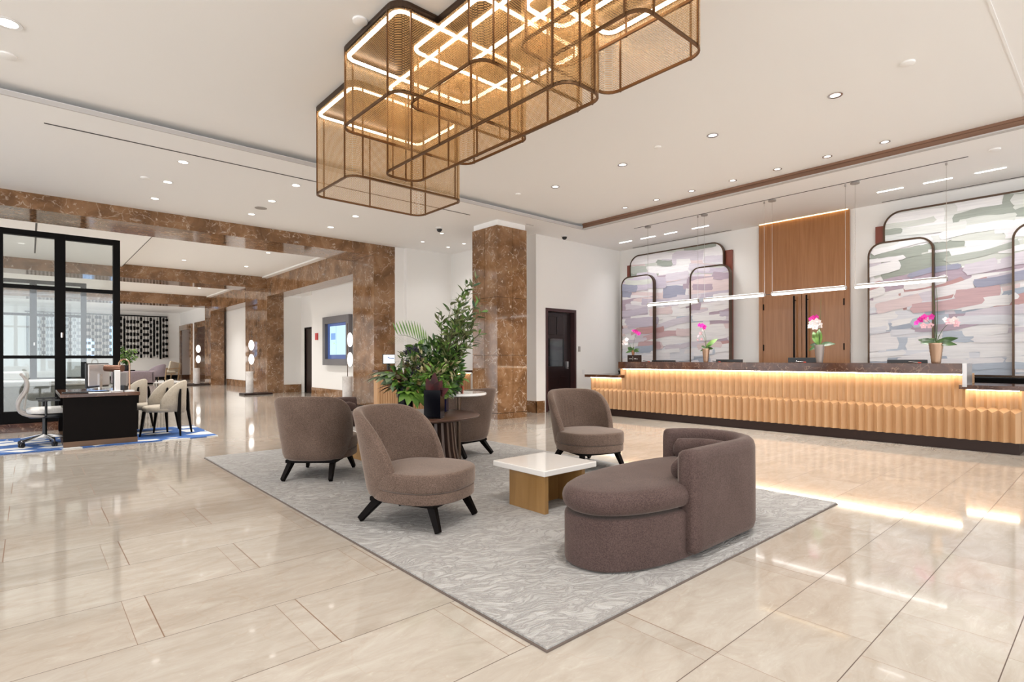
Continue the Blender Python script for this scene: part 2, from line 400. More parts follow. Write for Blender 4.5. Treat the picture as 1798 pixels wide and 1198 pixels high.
def slot(name, x0, x1, y0, y1, label): tag(obj(name, box(bm_(), x0, x1, y0, y1, 3.796, 3.7999), 'slot_dark'), label, 'air slot', 'dark linear air slots in the soffits')
slot('ceiling_air_slot', .13, 6.07, 7.985, 8.01, 'long dark air slot in the soffit over the walkway left of the chandelier')
slot('ceiling_air_slot', 1.985, 2.0, 12.65, 19.0, 'dark joint along the corridor ceiling step behind the entrance beam')
slot('ceiling_air_slot', .10, .13, 14.0, 18.0, 'short dark air slot in the corridor ceiling above the glass partition')
slot('ceiling_air_slot', 9.21, 9.23, 1.37, 6.64, 'long dark air slot above the pendant lights')
slot('ceiling_air_slot', 10.83, 10.855, 5.4, 7.85, 'dark air slot above the left group of painted panels')
slot('ceiling_air_slot', 10.83, 10.855, -2, 2.75, 'dark air slot above the right group of painted panels')
struct('wall_right', box(bm_(), 10.93, 11.3, -7, 8.3, 0, ZS+.1), 'wall_white', 'white wall behind the reception counter', 'wall')
wm = box(bm_(), 8.05, 8.33, 8.3, 8.6, 0, ZS); box(wm, 9.30, 11.3, 8.3, 8.6, 0, ZS); box(wm, 8.33, 9.30, 8.3, 8.6, 2.25, ZS)
box(wm, 8.05, 8.33, 8.6, 11.4, 0, ZS); box(wm, 8.33, 11.3, 8.75, 8.9, 0, ZS)
struct('wall_back', wm, 'wall_white', 'white wall with the dark door beside the marble pillar', 'wall')
wm = box(bm_(), 6.75, 8.33, 11.4, 11.7, 0, ZS+.02); box(wm, 6.5, 6.75, 11.51, 11.7, 0, ZS+.02)
struct('wall_alcove', wm, 'wall_white', 'white wall at the back of the alcove behind the flowers', 'wall')
wm = box(bm_(), 8.035, 8.05, 8.285, 11.39, 0, .25); box(wm, 8.035, 8.29, 8.285, 8.299, 0, .25); box(wm, 9.35, 10.92, 8.285, 8.299, 0, .25)
box(wm, 6.76, 8.03, 11.38, 11.399, 0, .25)
struct('baseboard_back', wm, 'marble_brown', 'brown marble baseboard along the white walls', 'baseboard')
# free-standing marble pillar of jointed slabs
pm = bm_()
g = .004
zz = [(0.0, .11), (.118, 1.218), (1.224, 2.326), (2.332, 3.69)]
for z0, z1 in zz:
    for a, c in ((6.63, 7.018), (7.026, 7.39)): box(pm, a, c, 7.888, 7.905, z0, z1); box(pm, a, c, 8.645, 8.66, z0, z1)
    for a, c in ((7.89, 8.268), (8.276, 8.66)): box(pm, 6.628, 6.645, a, c, z0, z1); box(pm, 7.375, 7.392, a, c, z0, z1)
struct('marble_pillar', pm, 'marble_brown', 'square free-standing brown marble pillar behind the flower table', 'pillar')
obj('joint_core', box(bm_(), 6.644, 7.376, 7.904, 8.646, 0, 3.69), 'espresso', bpy.data.objects['marble_pillar'])
struct('trim_5', box(bm_(), 6.65, 7.37, 7.91, 8.64, 3.68, ZS), 'ceiling_white', 'white neck between marble pillar and ceiling', 'trim')
# portal, beams, corridor
bmm = box(bm_(), -9, 6.5, 11.505, 12.6, 3.545, 4.1)
struct('beam_front', bmm, 'marble_brown', 'brown marble beam over the corridor entrance', 'beam')
struct('column_front', box(bm_(), 5.96, 6.5, 11.511, 12.6, 0, 3.545), 'marble_brown', 'brown marble column at the right end of the corridor entrance', 'column')
struct('beam_middle', box(bm_(), -9, 5.96, 19.05, 20.1, 3.50, 4.1), 'marble_brown', 'second brown marble beam across the corridor', 'beam')
struct('column_middle', box(bm_(), 5.96, 6.5, 19.05, 20.1, 0, 3.86), 'marble_brown', 'brown marble column under the second beam', 'column')
struct('beam_rear', box(bm_(), -9, 5.96, 26.6, 27.65, 3.45, 4.1), 'marble_brown', 'third brown marble beam in front of the far lounge', 'beam')
struct('column_rear', box(bm_(), 5.96, 6.5, 26.6, 27.65, 0, 3.86), 'marble_brown', 'brown marble column under the third beam', 'column')
hm = box(bm_(), 5.96, 6.5, 12.6, 19.05, 3.24, 4.1); box(hm, 5.96, 6.5, 20.1, 26.6, 3.24, 4.1)
struct('beam_side', hm, 'marble_brown', 'brown marble header along the right side of the corridor', 'beam')
cm = box(bm_(), -9, 2.0, 12.6, 19.05, 3.80, 4.2); box(cm, 2.0, 5.80, 12.6, 19.05, 3.88, 4.2); box(cm, 5.8, 5.96, 12.6, 19.05, 3.84, 4.2)
box(cm, -9, 2.0, 20.1, 26.6, 3.80, 4.2); box(cm, 2.0, 5.8, 20.1, 26.6, 3.88, 4.2); box(cm, 5.8, 5.96, 20.1, 26.6, 3.84, 4.2)
struct('ceiling_corridor', cm, 'ceiling_white', 'white corridor ceiling in bays between the marble beams', 'ceiling')
struct('ceiling_rear', box(bm_(), -9, 7.2, 27.65, 37, 3.80, 4.2), 'ceiling_white', 'white ceiling of the far lounge', 'ceiling')
cm = box(bm_(), 6.5, 7.6, 12.6, 19.05, 3.3, 3.6); box(cm, 6.5, 7.6, 20.1, 27, 3.3, 3.6)
struct('ceiling_niche', cm, 'ceiling_white', 'low white ceiling over the recesses beside the corridor', 'ceiling')
wm = box(bm_(), 6.6, 7.09, 12.6, 16.85, 0, 3.3); box(wm, 7.1, 7.4, 12.6, 17.75, 0, 3.3); box(wm, 7.1, 7.4, 18.72, 19.06, 0, 3.3); box(wm, 7.1, 7.4, 17.75, 18.72, 2.22, 3.3)
box(wm, 6.5, 7.4, 19.06, 20.1, 0, 3.3); box(wm, 6.6, 7.1, 23.8, 27, 0, 3.3); box(wm, 7.42, 7.5, 17.5, 19, 0, 3.3)
struct('wall_corridor', wm, 'wall_white', 'white corridor side wall carrying the framed display', 'wall')
struct('wall_elevator', box(bm_(), 6.6, 7.1, 20.1, 23.8, 0, 3.3), 'marble_brown', 'brown marble wall panel behind the corridor lamp', 'wall')
wm = box(bm_(), 6.6, 7.2, 27.0, 37, 0, 3.86)
struct('wall_lounge', wm, 'wall_white', 'white side wall of the far lounge with two marble doorways', 'wall')
struct('wall_rear', box(bm_(), -9, 7.2, 36.6, 37, 0, 3.86), 'wall_white', 'white rear wall of the far lounge', 'wall')
wm = box(bm_(), 6.585, 6.6, 12.61, 16.85, 0, .27); box(wm, 6.585, 6.6, 23.8, 26.6, 0, .27); box(wm, 6.51, 7.09, 19.04, 19.06, 0, .27)
struct('baseboard_corridor', wm, 'marble_brown', 'brown marble baseboard along the corridor walls', 'baseboard')
struct('baseboard_rear', box(bm_(), -9, 6.59, 36.56, 36.6, 0, .22), 'black_metal', 'black baseboard along the rear lounge wall', 'baseboard')
for i, (y0, y1, zt, lab) in enumerate(((33.3, 36.35, 3.05, 'brown marble elevator doorway nearest the far lounge corner'), (29.9, 32.5, 3.05, 'brown marble elevator doorway behind the farthest floor lamp'))):
    d = thing('door_%d' % (i+2), lab, 'doorway', (6.6, (y0+y1)/2, 0), kind='structure')
    fm = box(bm_(), -.10, .0, -(y1-y0)/2, -(y1-y0)/2+.3, 0, zt); box(fm, -.10, .0, (y1-y0)/2-.3, (y1-y0)/2, 0, zt); box(fm, -.10, .0, -(y1-y0)/2+.3, (y1-y0)/2-.3, zt-.28, zt)
    obj('door_surround', fm, 'marble_brown', d)
    obj('door_panel', box(bm_(), -.05, -.01, -(y1-y0)/2+.3, (y1-y0)/2-.3, 0, zt-.28), 'marble_counter', d)

# service door beside the pillar
d = thing('door_1', 'dark maroon door with a glass pane and lever lock, in the white wall by the pillar', 'door', (8.815, 8.3, 0), kind='structure')
fm = box(bm_(), -.485, -.425, -.02, .14, 0, 2.25); box(fm, .425, .485, -.02, .14, 0, 2.25); box(fm, -.425, .425, -.02, .14, 2.18, 2.25)
obj('door_frame', fm, 'door_maroon', d, bevel=.004)
pm = box(bm_(), -.42, -.33, .10, .15, 0.01, 2.17); box(pm, .20, .42, .10, .15, .01, 2.17); box(pm, -.33, .20, .10, .15, .01, .98); box(pm, -.33, .20, .10, .15, 1.60, 2.17)
for a in (-.30, -.03): box(pm, a, a+.2, .085, .10, 1.68, 2.08)
for a in (-.34, .06): box(pm, a, a+.28, .09, .10, .15, .75)
obj('door_leaf', pm, 'door_dark', d, bevel=.004)
obj('door_glass', box(bm_(), -.33, .20, .118, .126, .98, 1.60), 'glass_smoke', d)
obj('room_beyond', box(bm_(), -.42, .42, .30, .32, .01, 2.17), 'trim_grey', d)
hm = box(bm_(), .27, .325, .07, .10, .92, 1.09); tube(hm, [(.298, .06, .95), (.24, .05, .95)], .012)
obj('door_lock', hm, 'chrome', d, bevel=.004)
tag(obj('mounted_card_reader', box(bm_(), 9.375, 9.435, 8.275, 8.3, 1.31, 1.43), 'grey_plastic', bevel=.004), 'small grey card reader on the white wall right of the dark door', 'card reader')
tag(obj('wall_switch', box(bm_(), 9.52, 9.59, 8.292, 8.3, .80, .90), 'white_plastic', bevel=.003), 'white switch plate low on the wall left of the counter', 'switch')
# corridor door and devices
d = thing('door_4', 'narrow dark door in the corridor recess beside the framed display', 'door', (7.1, 18.235, 0), kind='structure')
obj('door_leaf', box(bm_(), .02, .07, -.47, .47, .01, 2.2), 'walnut_toe', d, bevel=.004)
fm = box(bm_(), -.02, .06, -.485, -.44, 0, 2.22); box(fm, -.02, .06, .44, .485, 0, 2.22); box(fm, -.02, .06, -.44, .44, 2.17, 2.22)
obj('door_frame', fm, 'espresso', d)
tag(obj('fire_alarm', box(bm_(), 6.56, 6.6, 16.34, 16.5, 1.73, 1.94), 'fire_red', bevel=.006), 'small red fire alarm box on the white corridor wall', 'alarm')
t = thing('wall_display', 'framed display screen glowing pale blue on the corridor wall', 'display', (6.6, 14.86, 1.67))
fm = box(bm_(), -.12, 0, -.88, -.70, -.70, .70); box(fm, -.12, 0, .70, .88, -.70, .70); box(fm, -.12, 0, -.70, .70, .50, .70); box(fm, -.12, 0, -.70, .70, -.70, -.52)
obj('frame', fm, 'frame_slate', t, bevel=.005)
obj('bezel', box(bm_(), -.03, -.005, -.70, .70, -.52, .50), 'screen_navy', t)
obj('screen', box(bm_(), -.05, -.03, -.55, .50, -.40, .42), 'screen_pale', t)
sm = box(bm_(), -.052, -.05, .12, .42, .03, .22); obj('picture_tile', sm, 'screen_blue', t)
sm = box(bm_(), -.052, -.05, .15, .27, -.10, -.05); box(sm, -.052, -.05, .02, .12, -.13, -.09); obj('green_tile', sm, 'screen_green', t)
obj('divider', box(bm_(), -.052, -.05, .065, .08, -.40, .42), 'screen_blue', t)

# ------------------------------------------------------------------ recessed ceiling devices
def downlight(x, y, zc, label, r=.075, lit=True, grp='recessed downlights'):
    t = thing('ceiling_downlight', label, 'downlight', (x, y, zc), group=grp)
    bm = bm_(); prof = [(r*.72, -.001), (r, -.001), (r, -.007), (r*.72, -.004)]
    loft(bm, [[(p[0]*math.cos(a), p[0]*math.sin(a), p[1]) for p in prof] for a in [2*PI*i/20 for i in range(20)]+[0]], cap=False)
    obj('trim_ring', bm, 'chrome' if not lit else 'white_plastic', t, smooth=True)
    obj('lens', lathe(bm_(), [(r*.72, -.0005), (r*.72, -.003)], n=16), 'lens' if lit else 'lens_dim', t)
    return t
def disc(name, x, y, zc, label, cat, mat='ceiling_white', r=.06, h=.02, grp=None):
    return tag(obj(name, lathe(bm_(), [(r, 0), (r, -h*.7), (r*.8, -h)], n=20), mat, smooth=True, loc=(x, y, zc)), label, cat, grp)
LAMPS = []; ALC = []
for i, y in enumerate((2.02, 3.39, 4.755, 6.08)):
    downlight(6.33, y, ZU, 'tray ceiling downlight right of the chandelier, %s of four counted from the camera' % ORD[i], .07, False); LAMPS.append((6.33, y, ZU))
for i, y in enumerate((2.04, 2.71, 3.375, 4.05, 4.75, 5.425, 6.09)):
    downlight(8.18, y, ZU, 'recessed downlight in the row beside the brown timber cove, %s of seven from the right' % ORD[i], .06, False); LAMPS.append((8.18, y, ZU))
for j, x in enumerate((1.55, 3.04, 4.53)):
    for i, y in enumerate((8.365, 9.465, 10.575)):
        if j == 2 and i == 0: continue
        downlight(x, y, ZS, 'left soffit downlight, %s row from the left, %s from the tray edge' % (ORD[j], ORD[i]), .075); LAMPS.append((x, y, ZS))
downlight(-.13, 6.07, ZU, 'large recessed downlight at the top left corner of the tray ceiling', .10); LAMPS.append((-.13, 6.07, ZU))
for i, (x, y) in enumerate(((6.52, 9.57), (6.66, 10.54), (7.49, 10.10), (7.44, 10.66))):
    downlight(x, y, ZS, 'small recessed downlight over the alcove, %s of four counted from the pillar' % ORD[i], .05)
    ALC.append((x, y, ZS))
for i, (x, y, w) in enumerate(((3.0, 14.3, 'near'), (4.6, 14.6, 'near'), (3.2, 17.2, 'near'), (4.8, 17.2, 'near'), (3.4, 22.0, 'far'), (4.9, 23.6, 'far'))):
    downlight(x, y, 3.88, 'recessed downlight in the %s corridor bay, %s counted from the entrance beam' % (w, ORD[i if i < 4 else i-4]), .07)
disc('ceiling_smoke_detector', -.145, 6.72, ZU, 'white smoke detector beside the large downlight at top left', 'smoke detector', r=.075)
disc('ceiling_smoke_detector', 2.02, 4.13, ZU, 'white smoke detector in the notch of the chandelier outline', 'smoke detector', r=.06)
for i, y in enumerate((1.35, 4.05, 6.757)):
    disc('ceiling_smoke_detector', 6.14, y, ZU, 'white smoke detector among the tray downlights, %s from the camera' % ORD[i], 'smoke detector', r=.06 if i == 0 else .045)
disc('ceiling_smoke_detector', 9.15, 1.10, ZS, 'white smoke detector on the soffit right of the pendant lights', 'smoke detector')
disc('ceiling_smoke_detector', 1.27, 9.45, ZS, 'white smoke detector among the downlights of the left soffit', 'smoke detector')
disc('ceiling_speaker', 3.04, 10.04, ZS, 'grey round speaker between the downlights of the left soffit', 'speaker', 'grey_plastic', .10, .006)
for x, y, l in ((6.2, 9.19, 'black dome camera on the soffit left of the marble pillar'), (8.63, 8.02, 'black dome camera on the soffit right of the marble pillar')):
    t = thing('ceiling_camera', l, 'security camera', (x, y, ZS), group='black dome cameras')
    obj('camera_ring', lathe(bm_(), [(.075, 0), (.075, -.02), (.055, -.03)]), 'white_plastic', t, smooth=True)
    obj('camera_dome', lathe(bm_(), [(.055, -.025), (.05, -.06), (.03, -.082), (.005, -.09)]), 'black_plastic', t, smooth=True)
tag(obj('ceiling_vent', box(bm_(), 7.30, 7.50, 7.79, 7.82, 3.794, 3.7999), 'trim_grey'), 'small grey vent on the soffit in front of the marble pillar', 'vent')
for i, (y0, y1) in enumerate(((1.10, 1.43), (1.69, 2.03), (2.29, 2.63), (5.52, 5.87), (6.23, 6.52), (6.76, 7.12), (7.37, 7.70))):
    l = 'short bright wall-washer strip in the soffit before the %s panels, %s from the right' % (('right', ORD[i]) if i < 3 else ('left', ORD[i-3]))
    tag(obj('ceiling_strip_light', box(bm_(), 10.125, 10.15, y0, y1, 3.793, 3.7999), 'led_cool'), l, 'strip light', 'wall-washer strips above the painted panels')

# ------------------------------------------------------------------ reception counter
t = thing('reception_counter', 'long reception counter with fluted timber front, glowing ledges and brown marble top', 'counter', (8.8, 4.0, 0))
P_, D_ = .11, .058
def facade(bm, y0, y1, zb, zm, zt):
    n = max(1, round((y1-y0)/P_)); p = (y1-y0)/n
    for k in range(n):
        a, m_, c = y0+k*p, y0+(k+.5)*p, y0+(k+1)*p
        def q(*vs): bm.faces.new([bm.verts.new(v) for v in vs])
        q((0, a, zb), (0, a, zm), (-D_, m_, zm-.036), (-D_, m_, zb)); q((-D_, m_, zb), (-D_, m_, zm-.036), (0, c, zm), (0, c, zb))
        q((0, a, zm), (0, a, zt), (D_, m_, zt), (D_, m_, zm+.036)); q((D_, m_, zm+.036), (D_, m_, zt), (0, c, zt), (0, c, zm))
        q((0, a, zm), (D_, m_, zm+.036), (0, c, zm), (-D_, m_, zm-.036))
fm = bm_(); facade(fm, -2.66, 2.64, .14, .525, .955)
obj('fluted_front', fm, 'wood_counter', t)
for a, c in ((2.64, 3.41), (-3.18, -2.66)):
    fm = bm_(); facade(fm, a, c, .14, .525, .765); obj('fluted_wing', fm, 'wood_counter', t)
cm = box(bm_(), .04, .62, -2.66, 2.64, .14, .955); box(cm, .04, .62, 2.64, 3.41, .14, .77); box(cm, .04, .62, -3.18, -2.66, .14, .77)
box(cm, -.03, .03, 2.64, 2.66, .77, .955); box(cm, -.03, .03, -2.68, -2.66, .77, .955); box(cm, -.005, .62, 3.41, 3.43, .14, .77); box(cm, -.005, .62, -3.20, -3.18, .14, .77)
obj('body', cm, 'wood_counter', t)
obj('toe_kick', box(bm_(), -.01, .6, -3.16, 3.40, 0, .14), 'walnut_toe', t)
obj('marble_ledge', box(bm_(), -.18, .16, -2.655, 2.59, .957, 1.09), 'marble_counter', t, bevel=.004)
obj('ledge_end', box(bm_(), -.17, .18, -2.70, -2.656, .80, 1.09), 'ledge_grey', t)
obj('wing_top', box(bm_(), -.16, .66, 2.60, 3.47, .772, .825), 'marble_counter', t, bevel=.003)
obj('wing_top', box(bm_(), -.16, .66, -3.26, -2.62, .772, .825), 'marble_counter', t, bevel=.003)
obj('work_top', box(bm_(), .162, .66, -2.60, 2.59, .74, .775), 'espresso', t)
lm = box(bm_(), -.045, -.008, -2.64, 2.58, .943, .956)
obj('ledge_light', lm, 'led_warm', t)
obj('wing_light', box(bm_(), -.045, -.008, 2.66, 3.40, .759, .771), 'led_warm', t)
obj('wing_light', box(bm_(), -.045, -.008, -3.16, -2.68, .759, .771), 'led_warm', t)
t2 = thing('back_cabinet', 'low black cabinet along the wall under the painted panels', 'cabinet', (10.55, 3.9, 0))
obj('carcass', box(bm_(), -.2, .10, -4.0, 4.0, 0, .84), 'black_metal', t2); obj('cabinet_top', box(bm_(), -.22, .10, -4.0, 4.0, .84, .87), 'black_metal', t2, bevel=.003)

# items on the counter
def monitor(y0, y1, zt, label):
    w = (y1-y0)/2
    t = thing('counter_monitor', label, 'monitor', (9.08, (y0+y1)/2, .775), group='monitors behind the counter ledge')
    obj('display', box(bm_(), -.02, .02, -w, w, zt-.775-.30, zt-.775), 'black_plastic', t, bevel=.006)
    obj('neck', box(bm_(), .02, .05, -.03, .03, .01, .2), 'black_plastic', t); obj('foot', box(bm_(), -.06, .14, -.1, .1, 0, .012), 'black_plastic', t)
monitor(5.62, 6.12, 1.118, 'black monitor behind the ledge next to the small dark sign')
monitor(4.33, 4.80, 1.136, 'black monitor behind the ledge just right of the second orchid from the left')
monitor(3.13, 3.58, 1.166, 'black monitor behind the ledge in front of the timber doors')
monitor(1.78, 2.24, 1.135, 'black monitor behind the ledge left of the rightmost orchid')
s = thing('counter_sign', 'small dark sign with two faint words under the leftmost orchid', 'sign', (8.72, 6.29, 1.09))
obj('sign_block', box(bm_(), -.02, .05, -.14, .14, 0, .13), 'walnut_toe', s, bevel=.002)
sm = box(bm_(), -.0215, -.02, .03, .10, .055, .062); box(sm, -.0215, -.02, -.10, -.02, .052, .058); box(sm, -.0215, -.02, .012, .015, .03, .10); box(sm, -.0215, -.02, -.06, -.02, .060, .065)
obj('sign_lettering', sm, 'paper', s)
def pen(y, label, col='chrome'):
    t = thing('counter_pen', label, 'pen', (8.71, y, 1.09), .15, 'pens on the counter ledge')
    bm = bm_(); tube(bm, [(0, -.05, .008), (0, .05, .02)], .006); obj('barrel', bm, col, t, smooth=True)
    obj('cap', tube(bm_(), [(0, -.085, .005), (0, -.05, .008)], .007), 'red_tag', t, smooth=True)
pen(6.02, 'pen lying on the ledge right of the dark sign', 'black_plastic'); pen(4.62, 'dark pen lying on the ledge beside the second orchid', 'black_plastic')
pen(3.27, 'silver pen on the ledge before the timber doors'); pen(1.86, 'silver pen on the ledge left of the rightmost orchid')

# ------------------------------------------------------------------ foliage helpers
def leaf(bm, base, d, up, L, W, droop=.25, fold=.25, nseg=5, mi=0, shape=1.):
    d = Vector(d).normalized(); s = d.cross(Vector(up)); s = s.normalized() if s.length > 1e-4 else Vector((1, 0, 0)); u = s.cross(d).normalized()
    base = Vector(base); rows = []
    for i in range(nseg+1):
        t = i/nseg; w = W*.5*(math.sin(PI*min(1, t**shape*.96+.03)))**.9
        p = base + d*(L*t) - u*(droop*L*t*t)
        rows.append((bm.verts.new(p - s*w + u*w*fold), bm.verts.new(p), bm.verts.new(p + s*w + u*w*fold)))
    for a, c in zip(rows, rows[1:]):
        for k in (0, 1):
            f = bm.faces.new((a[k], a[k+1], c[k+1], c[k])); f.material_index = mi; f.smooth = True
def rv(r, a=-1, c=1): return Vector((r.uniform(a, c), r.uniform(a, c), r.uniform(a, c)))
def bez(p0, p1, p2, n):
    p0, p1, p2 = Vector(p0), Vector(p1), Vector(p2)
    return [p0*(1-t)**2 + p1*2*t*(1-t) + p2*t*t for t in [i/n for i in range(n+1)]]
CR = Vector((.748, -.664, 0)); CF = Vector((.664, .748, 0))      # across and along the visitor's view of the table

def orchid(loc, label, hpot, rpot, stems, leaves, potmat, rz=0):
    t = thing('orchid', label, 'orchid', loc, rz, 'orchids on the reception counter')
    prof = []
    for i in range(13): z = hpot*i/12; prof.append((rpot*(.62+.38*i/12) + (.0022 if i % 2 else 0), z))
    prof += [(rpot*.9, hpot-.004), (rpot*.85, hpot-.02)]
    obj('pot', lathe(bm_(), prof, n=20), potmat, t, smooth=True)
    obj('soil', lathe(bm_(), [(rpot*.85, hpot-.025), (rpot*.8, hpot-.012)], n=14), 'soil', t)
    r = random.Random(int(loc[1]*100))
    for (dx, dy, dz, L) in leaves:
        bm = bm_(); leaf(bm, (0, 0, hpot-.01), (dx, dy, dz), (-1, 0, .6), L, L*.40, .4, .2, 8); obj('leaf', bm, 'leaf_mid' if dz > .8 else 'leaf_dark', t)
    for (tip, mid, cols) in stems:
        pts = bez((0, 0, hpot-.02), mid, tip, 10)
        obj('stem', tube(bm_(), pts, .004, 6, .0022), 'stem_green', t, smooth=True)
        for k, (off, cname, sz) in enumerate(cols):
            c = Vector(tip) + Vector(off); bm = bm_()
            tilt = Matrix.Rotation(r.uniform(-.6, .6), 3, 'Z') @ Matrix.Rotation(r.uniform(-.5, .5), 3, 'Y')
            for q in range(5):
                a = 2*PI*q/5 + .3
                d = tilt @ Vector((-.25, math.cos(a), math.sin(a)))
                leaf(bm, c, d, tilt @ Vector((-1, 0, 0)), sz*.55, sz*.5, .1, .15, 4)
            lathe(bm, [(sz*.10, c.z-sz*.08), (sz*.12, c.z), (sz*.05, c.z+sz*.08)], c.x-.01, c.y, 6)
            obj('flower', bm, cname, t)
M3 = 'magenta_flower'; Pk = 'pale_pink_flower'; Wh = 'white_flower'
orchid((8.72, 6.31, 1.22), 'orchid in a small brown pot standing on the dark sign, leftmost', .085, .034,
       [((0, -.09, .44), (0, .02, .2), [((0, .05, .02), M3, .07), ((0, .0, .0), M3, .09), ((0, -.04, -.03), M3, .08), ((0, .09, .03), M3, .05)]),
        ((0, .13, .27), (0, .06, .2), [((0, .02, .03), Wh, .08), ((0, .07, .0), Wh, .09), ((0, .03, -.04), Wh, .08), ((0, .1, -.05), Wh, .06)])],
       [(0, 1, .7, .19), (0, .8, .1, .15), (-.4, .5, .0, .14), (-.3, -.7, .1, .14), (0, -.9, .5, .13), (.2, .2, .5, .12)], 'pot_terracotta')
orchid((8.72, 4.80, 1.09), 'orchid with one large upright leaf in a slim bronze pot, second from the left', .235, .062,
       [((0, .07, .60), (0, -.02, .5), [((0, .0, .03), M3, .09), ((0, -.05, .0), M3, .09), ((0, .05, .045), M3, .07)]),
        ((0, .10, .50), (0, .0, .45), [((0, .0, 0), Pk, .06), ((0, .04, -.05), Pk, .05), ((0, -.02, -.1), Pk, .05), ((0, .05, -.11), Pk, .05), ((0, -.05, .05), Wh, .05)])],
       [(0, -.75, 1, .25), (0, .5, .4, .12), (-.3, .6, -.1, .10), (0, -.9, .2, .13), (-.3, -.4, .4, .12)], 'pot_gold')
orchid((8.72, 3.00, 1.09), 'orchid in a ribbed silver pot with white and magenta bloom before the timber doors', .265, .068,
       [((0, .05, .60), (0, .0, .5), [((0, .03, .06), M3, .09), ((0, -.02, .07), M3, .09), ((0, .06, .05), M3, .08), ((0, .04, -.01), Wh, .11), ((0, -.02, -.0), Wh, .12), ((0, -.06, -.04), Wh, .11), ((0, .07, -.05), Wh, .10), ((0, .01, -.06), Wh, .11)]),
        ((0, -.02, .95), (0, -.02, .7), [])],
       [(0, .45, 1, .24), (0, .12, 1, .25), (0, .8, .2, .15), (-.3, .6, -.2, .15), (0, -1, .3, .19)], 'pot_silver')
orchid((8.72, 1.62, 1.09), 'largest orchid with tall stems in a ribbed bronze pot, near the right counter end', .26, .078,
       [((0, .10, .56), (0, .02, .5), [((0, .10, -.03), M3, .08), ((0, .06, .01), M3, .08), ((0, .02, .04), M3, .08), ((0, -.05, .04), M3, .08), ((0, .0, .0), Pk, .05), ((0, .03, -.07), Pk, .08), ((0, -.04, -.07), Pk, .08)]),
        ((0, -.13, .50), (0, -.05, .45), [((0, .0, .03), Pk, .09), ((0, -.05, .04), Wh, .10), ((0, -.08, -.0), Pk, .09), ((0, .03, .05), Wh, .08)]),
        ((0, .04, 1.0), (0, .0, .7), []), ((0, .0, .98), (0, -.03, .7), [])],
       [(0, 1, .5, .21), (-.2, .7, .2, .16), (0, -1, .55, .22), (-.3, -.8, .1, .20), (-.5, -.3, .3, .15), (.3, .4, .5, .15)], 'pot_gold')

# ------------------------------------------------------------------ painted panels and timber doors
def arched(y0, y1, z0, z1, r, n=7):
    out = [(y0, z0)]
    for i in range(n+1): a = PI - i/n*PI/2; out.append((y0+r+r*math.cos(a), z1-r+r*math.sin(a)))
    for i in range(n+1): a = PI/2 - i/n*PI/2; out.append((y1-r+r*math.cos(a), z1-r+r*math.sin(a)))
    out.append((y1, z0)); return out
def clip_poly(P, C):
    area = sum(C[i-1][0]*C[i][1]-C[i][0]*C[i-1][1] for i in range(len(C))); sg = 1 if area > 0 else -1
    out = P
    for i in range(len(C)):
        a, c = C[i-1], C[i]; src, out = out, []
        def side(p): return sg*((c[0]-a[0])*(p[1]-a[1])-(c[1]-a[1])*(p[0]-a[0]))
        for j in range(len(src)):
            p, q = src[j-1], src[j]; sp, sq = side(p), side(q)
            if (sp >= 0) != (sq >= 0): t_ = sp/(sp-sq); out.append((p[0]+(q[0]-p[0])*t_, p[1]+(q[1]-p[1])*t_))
            if sq >= 0: out.append(q)
        if len(out) < 3: return []
    return out
def strokes(y0, y1, zones, seed, n):
    """broad brush strokes; zones: (z low, z high, tilt, colours)"""
    r = random.Random(seed); out = []
    for k in range(n):
        big = k < n*.45
        z0, z1, tilt, cols = zones[k % len(zones)]
        y, z = r.uniform(y0-.2, y1+.2), r.uniform(z0, z1)
        L = r.uniform(.8, 1.5) if big else r.uniform(.35, .9); H = r.uniform(.18, .32) if big else r.uniform(.07, .18)
        a = tilt + r.gauss(0, .07); bow = r.uniform(-.05, .05)*L; pts = []
        for i in range(9): u = -1+2*i/8; pts.append((u*L/2, H/2+bow*(1-u*u)+r.uniform(-.006, .006)))
        pts += [(L/2+r.uniform(.0, .03), H*.25), (L/2+r.uniform(.0, .05), 0), (L/2+r.uniform(-.02, .03), -H*.25)]
        for i in range(9): u = 1-2*i/8; pts.append((u*L/2, -H/2+bow*(1-u*u)+r.uniform(-.006, .006)))
        pts += [(-L/2-r.uniform(.0, .04), -H*.2), (-L/2-r.uniform(-.01, .04), H*.2)]
        c, s_ = math.cos(a), math.sin(a)
        out.append(([(y+c*p-s_*q, z+s_*p+c*q) for p, q in pts], r.choice(cols)))
    return out
STROKES = {'painting_mauve': strokes(5.3, 8.1, [(.85, 1.4, -.12, ['white', 'milk', 'mist', 'blue', 'white', 'mist', 'steel']), (1.3, 1.95, -.10, ['white', 'rose', 'blush', 'mauve', 'lilac', 'white', 'clay', 'milk', 'blush']), (1.9, 2.5, -.02, ['white', 'milk', 'lilac', 'lav', 'blue', 'mauve', 'blush', 'white']),
                (2.4, 3.0, .06, ['lilac', 'lav', 'mauve', 'blush', 'slate', 'lilac', 'milk']), (2.95, 3.6, .12, ['sage', 'ash', 'blush', 'lilac', 'milk', 'moss', 'white', 'blush'])], 12, 190),
           'painting_sage': strokes(.1, 2.9, [(.85, 1.5, -.03, ['white', 'white', 'milk', 'mist', 'white', 'blue', 'milk', 'steel']), (1.45, 2.05, -.10, ['mist', 'blue', 'white', 'mist', 'steel', 'lilac', 'mauve', 'blue', 'white']), (2.0, 2.6, -.16, ['white', 'rose', 'blush', 'white', 'lilac', 'milk', 'mauve', 'clay', 'slate']),
                (2.5, 3.05, -.12, ['white', 'sage', 'ash', 'white', 'moss', 'lilac', 'milk']), (3.0, 3.65, .02, ['ash', 'sage', 'fog', 'white', 'ash', 'fog', 'moss'])], 31, 190)}
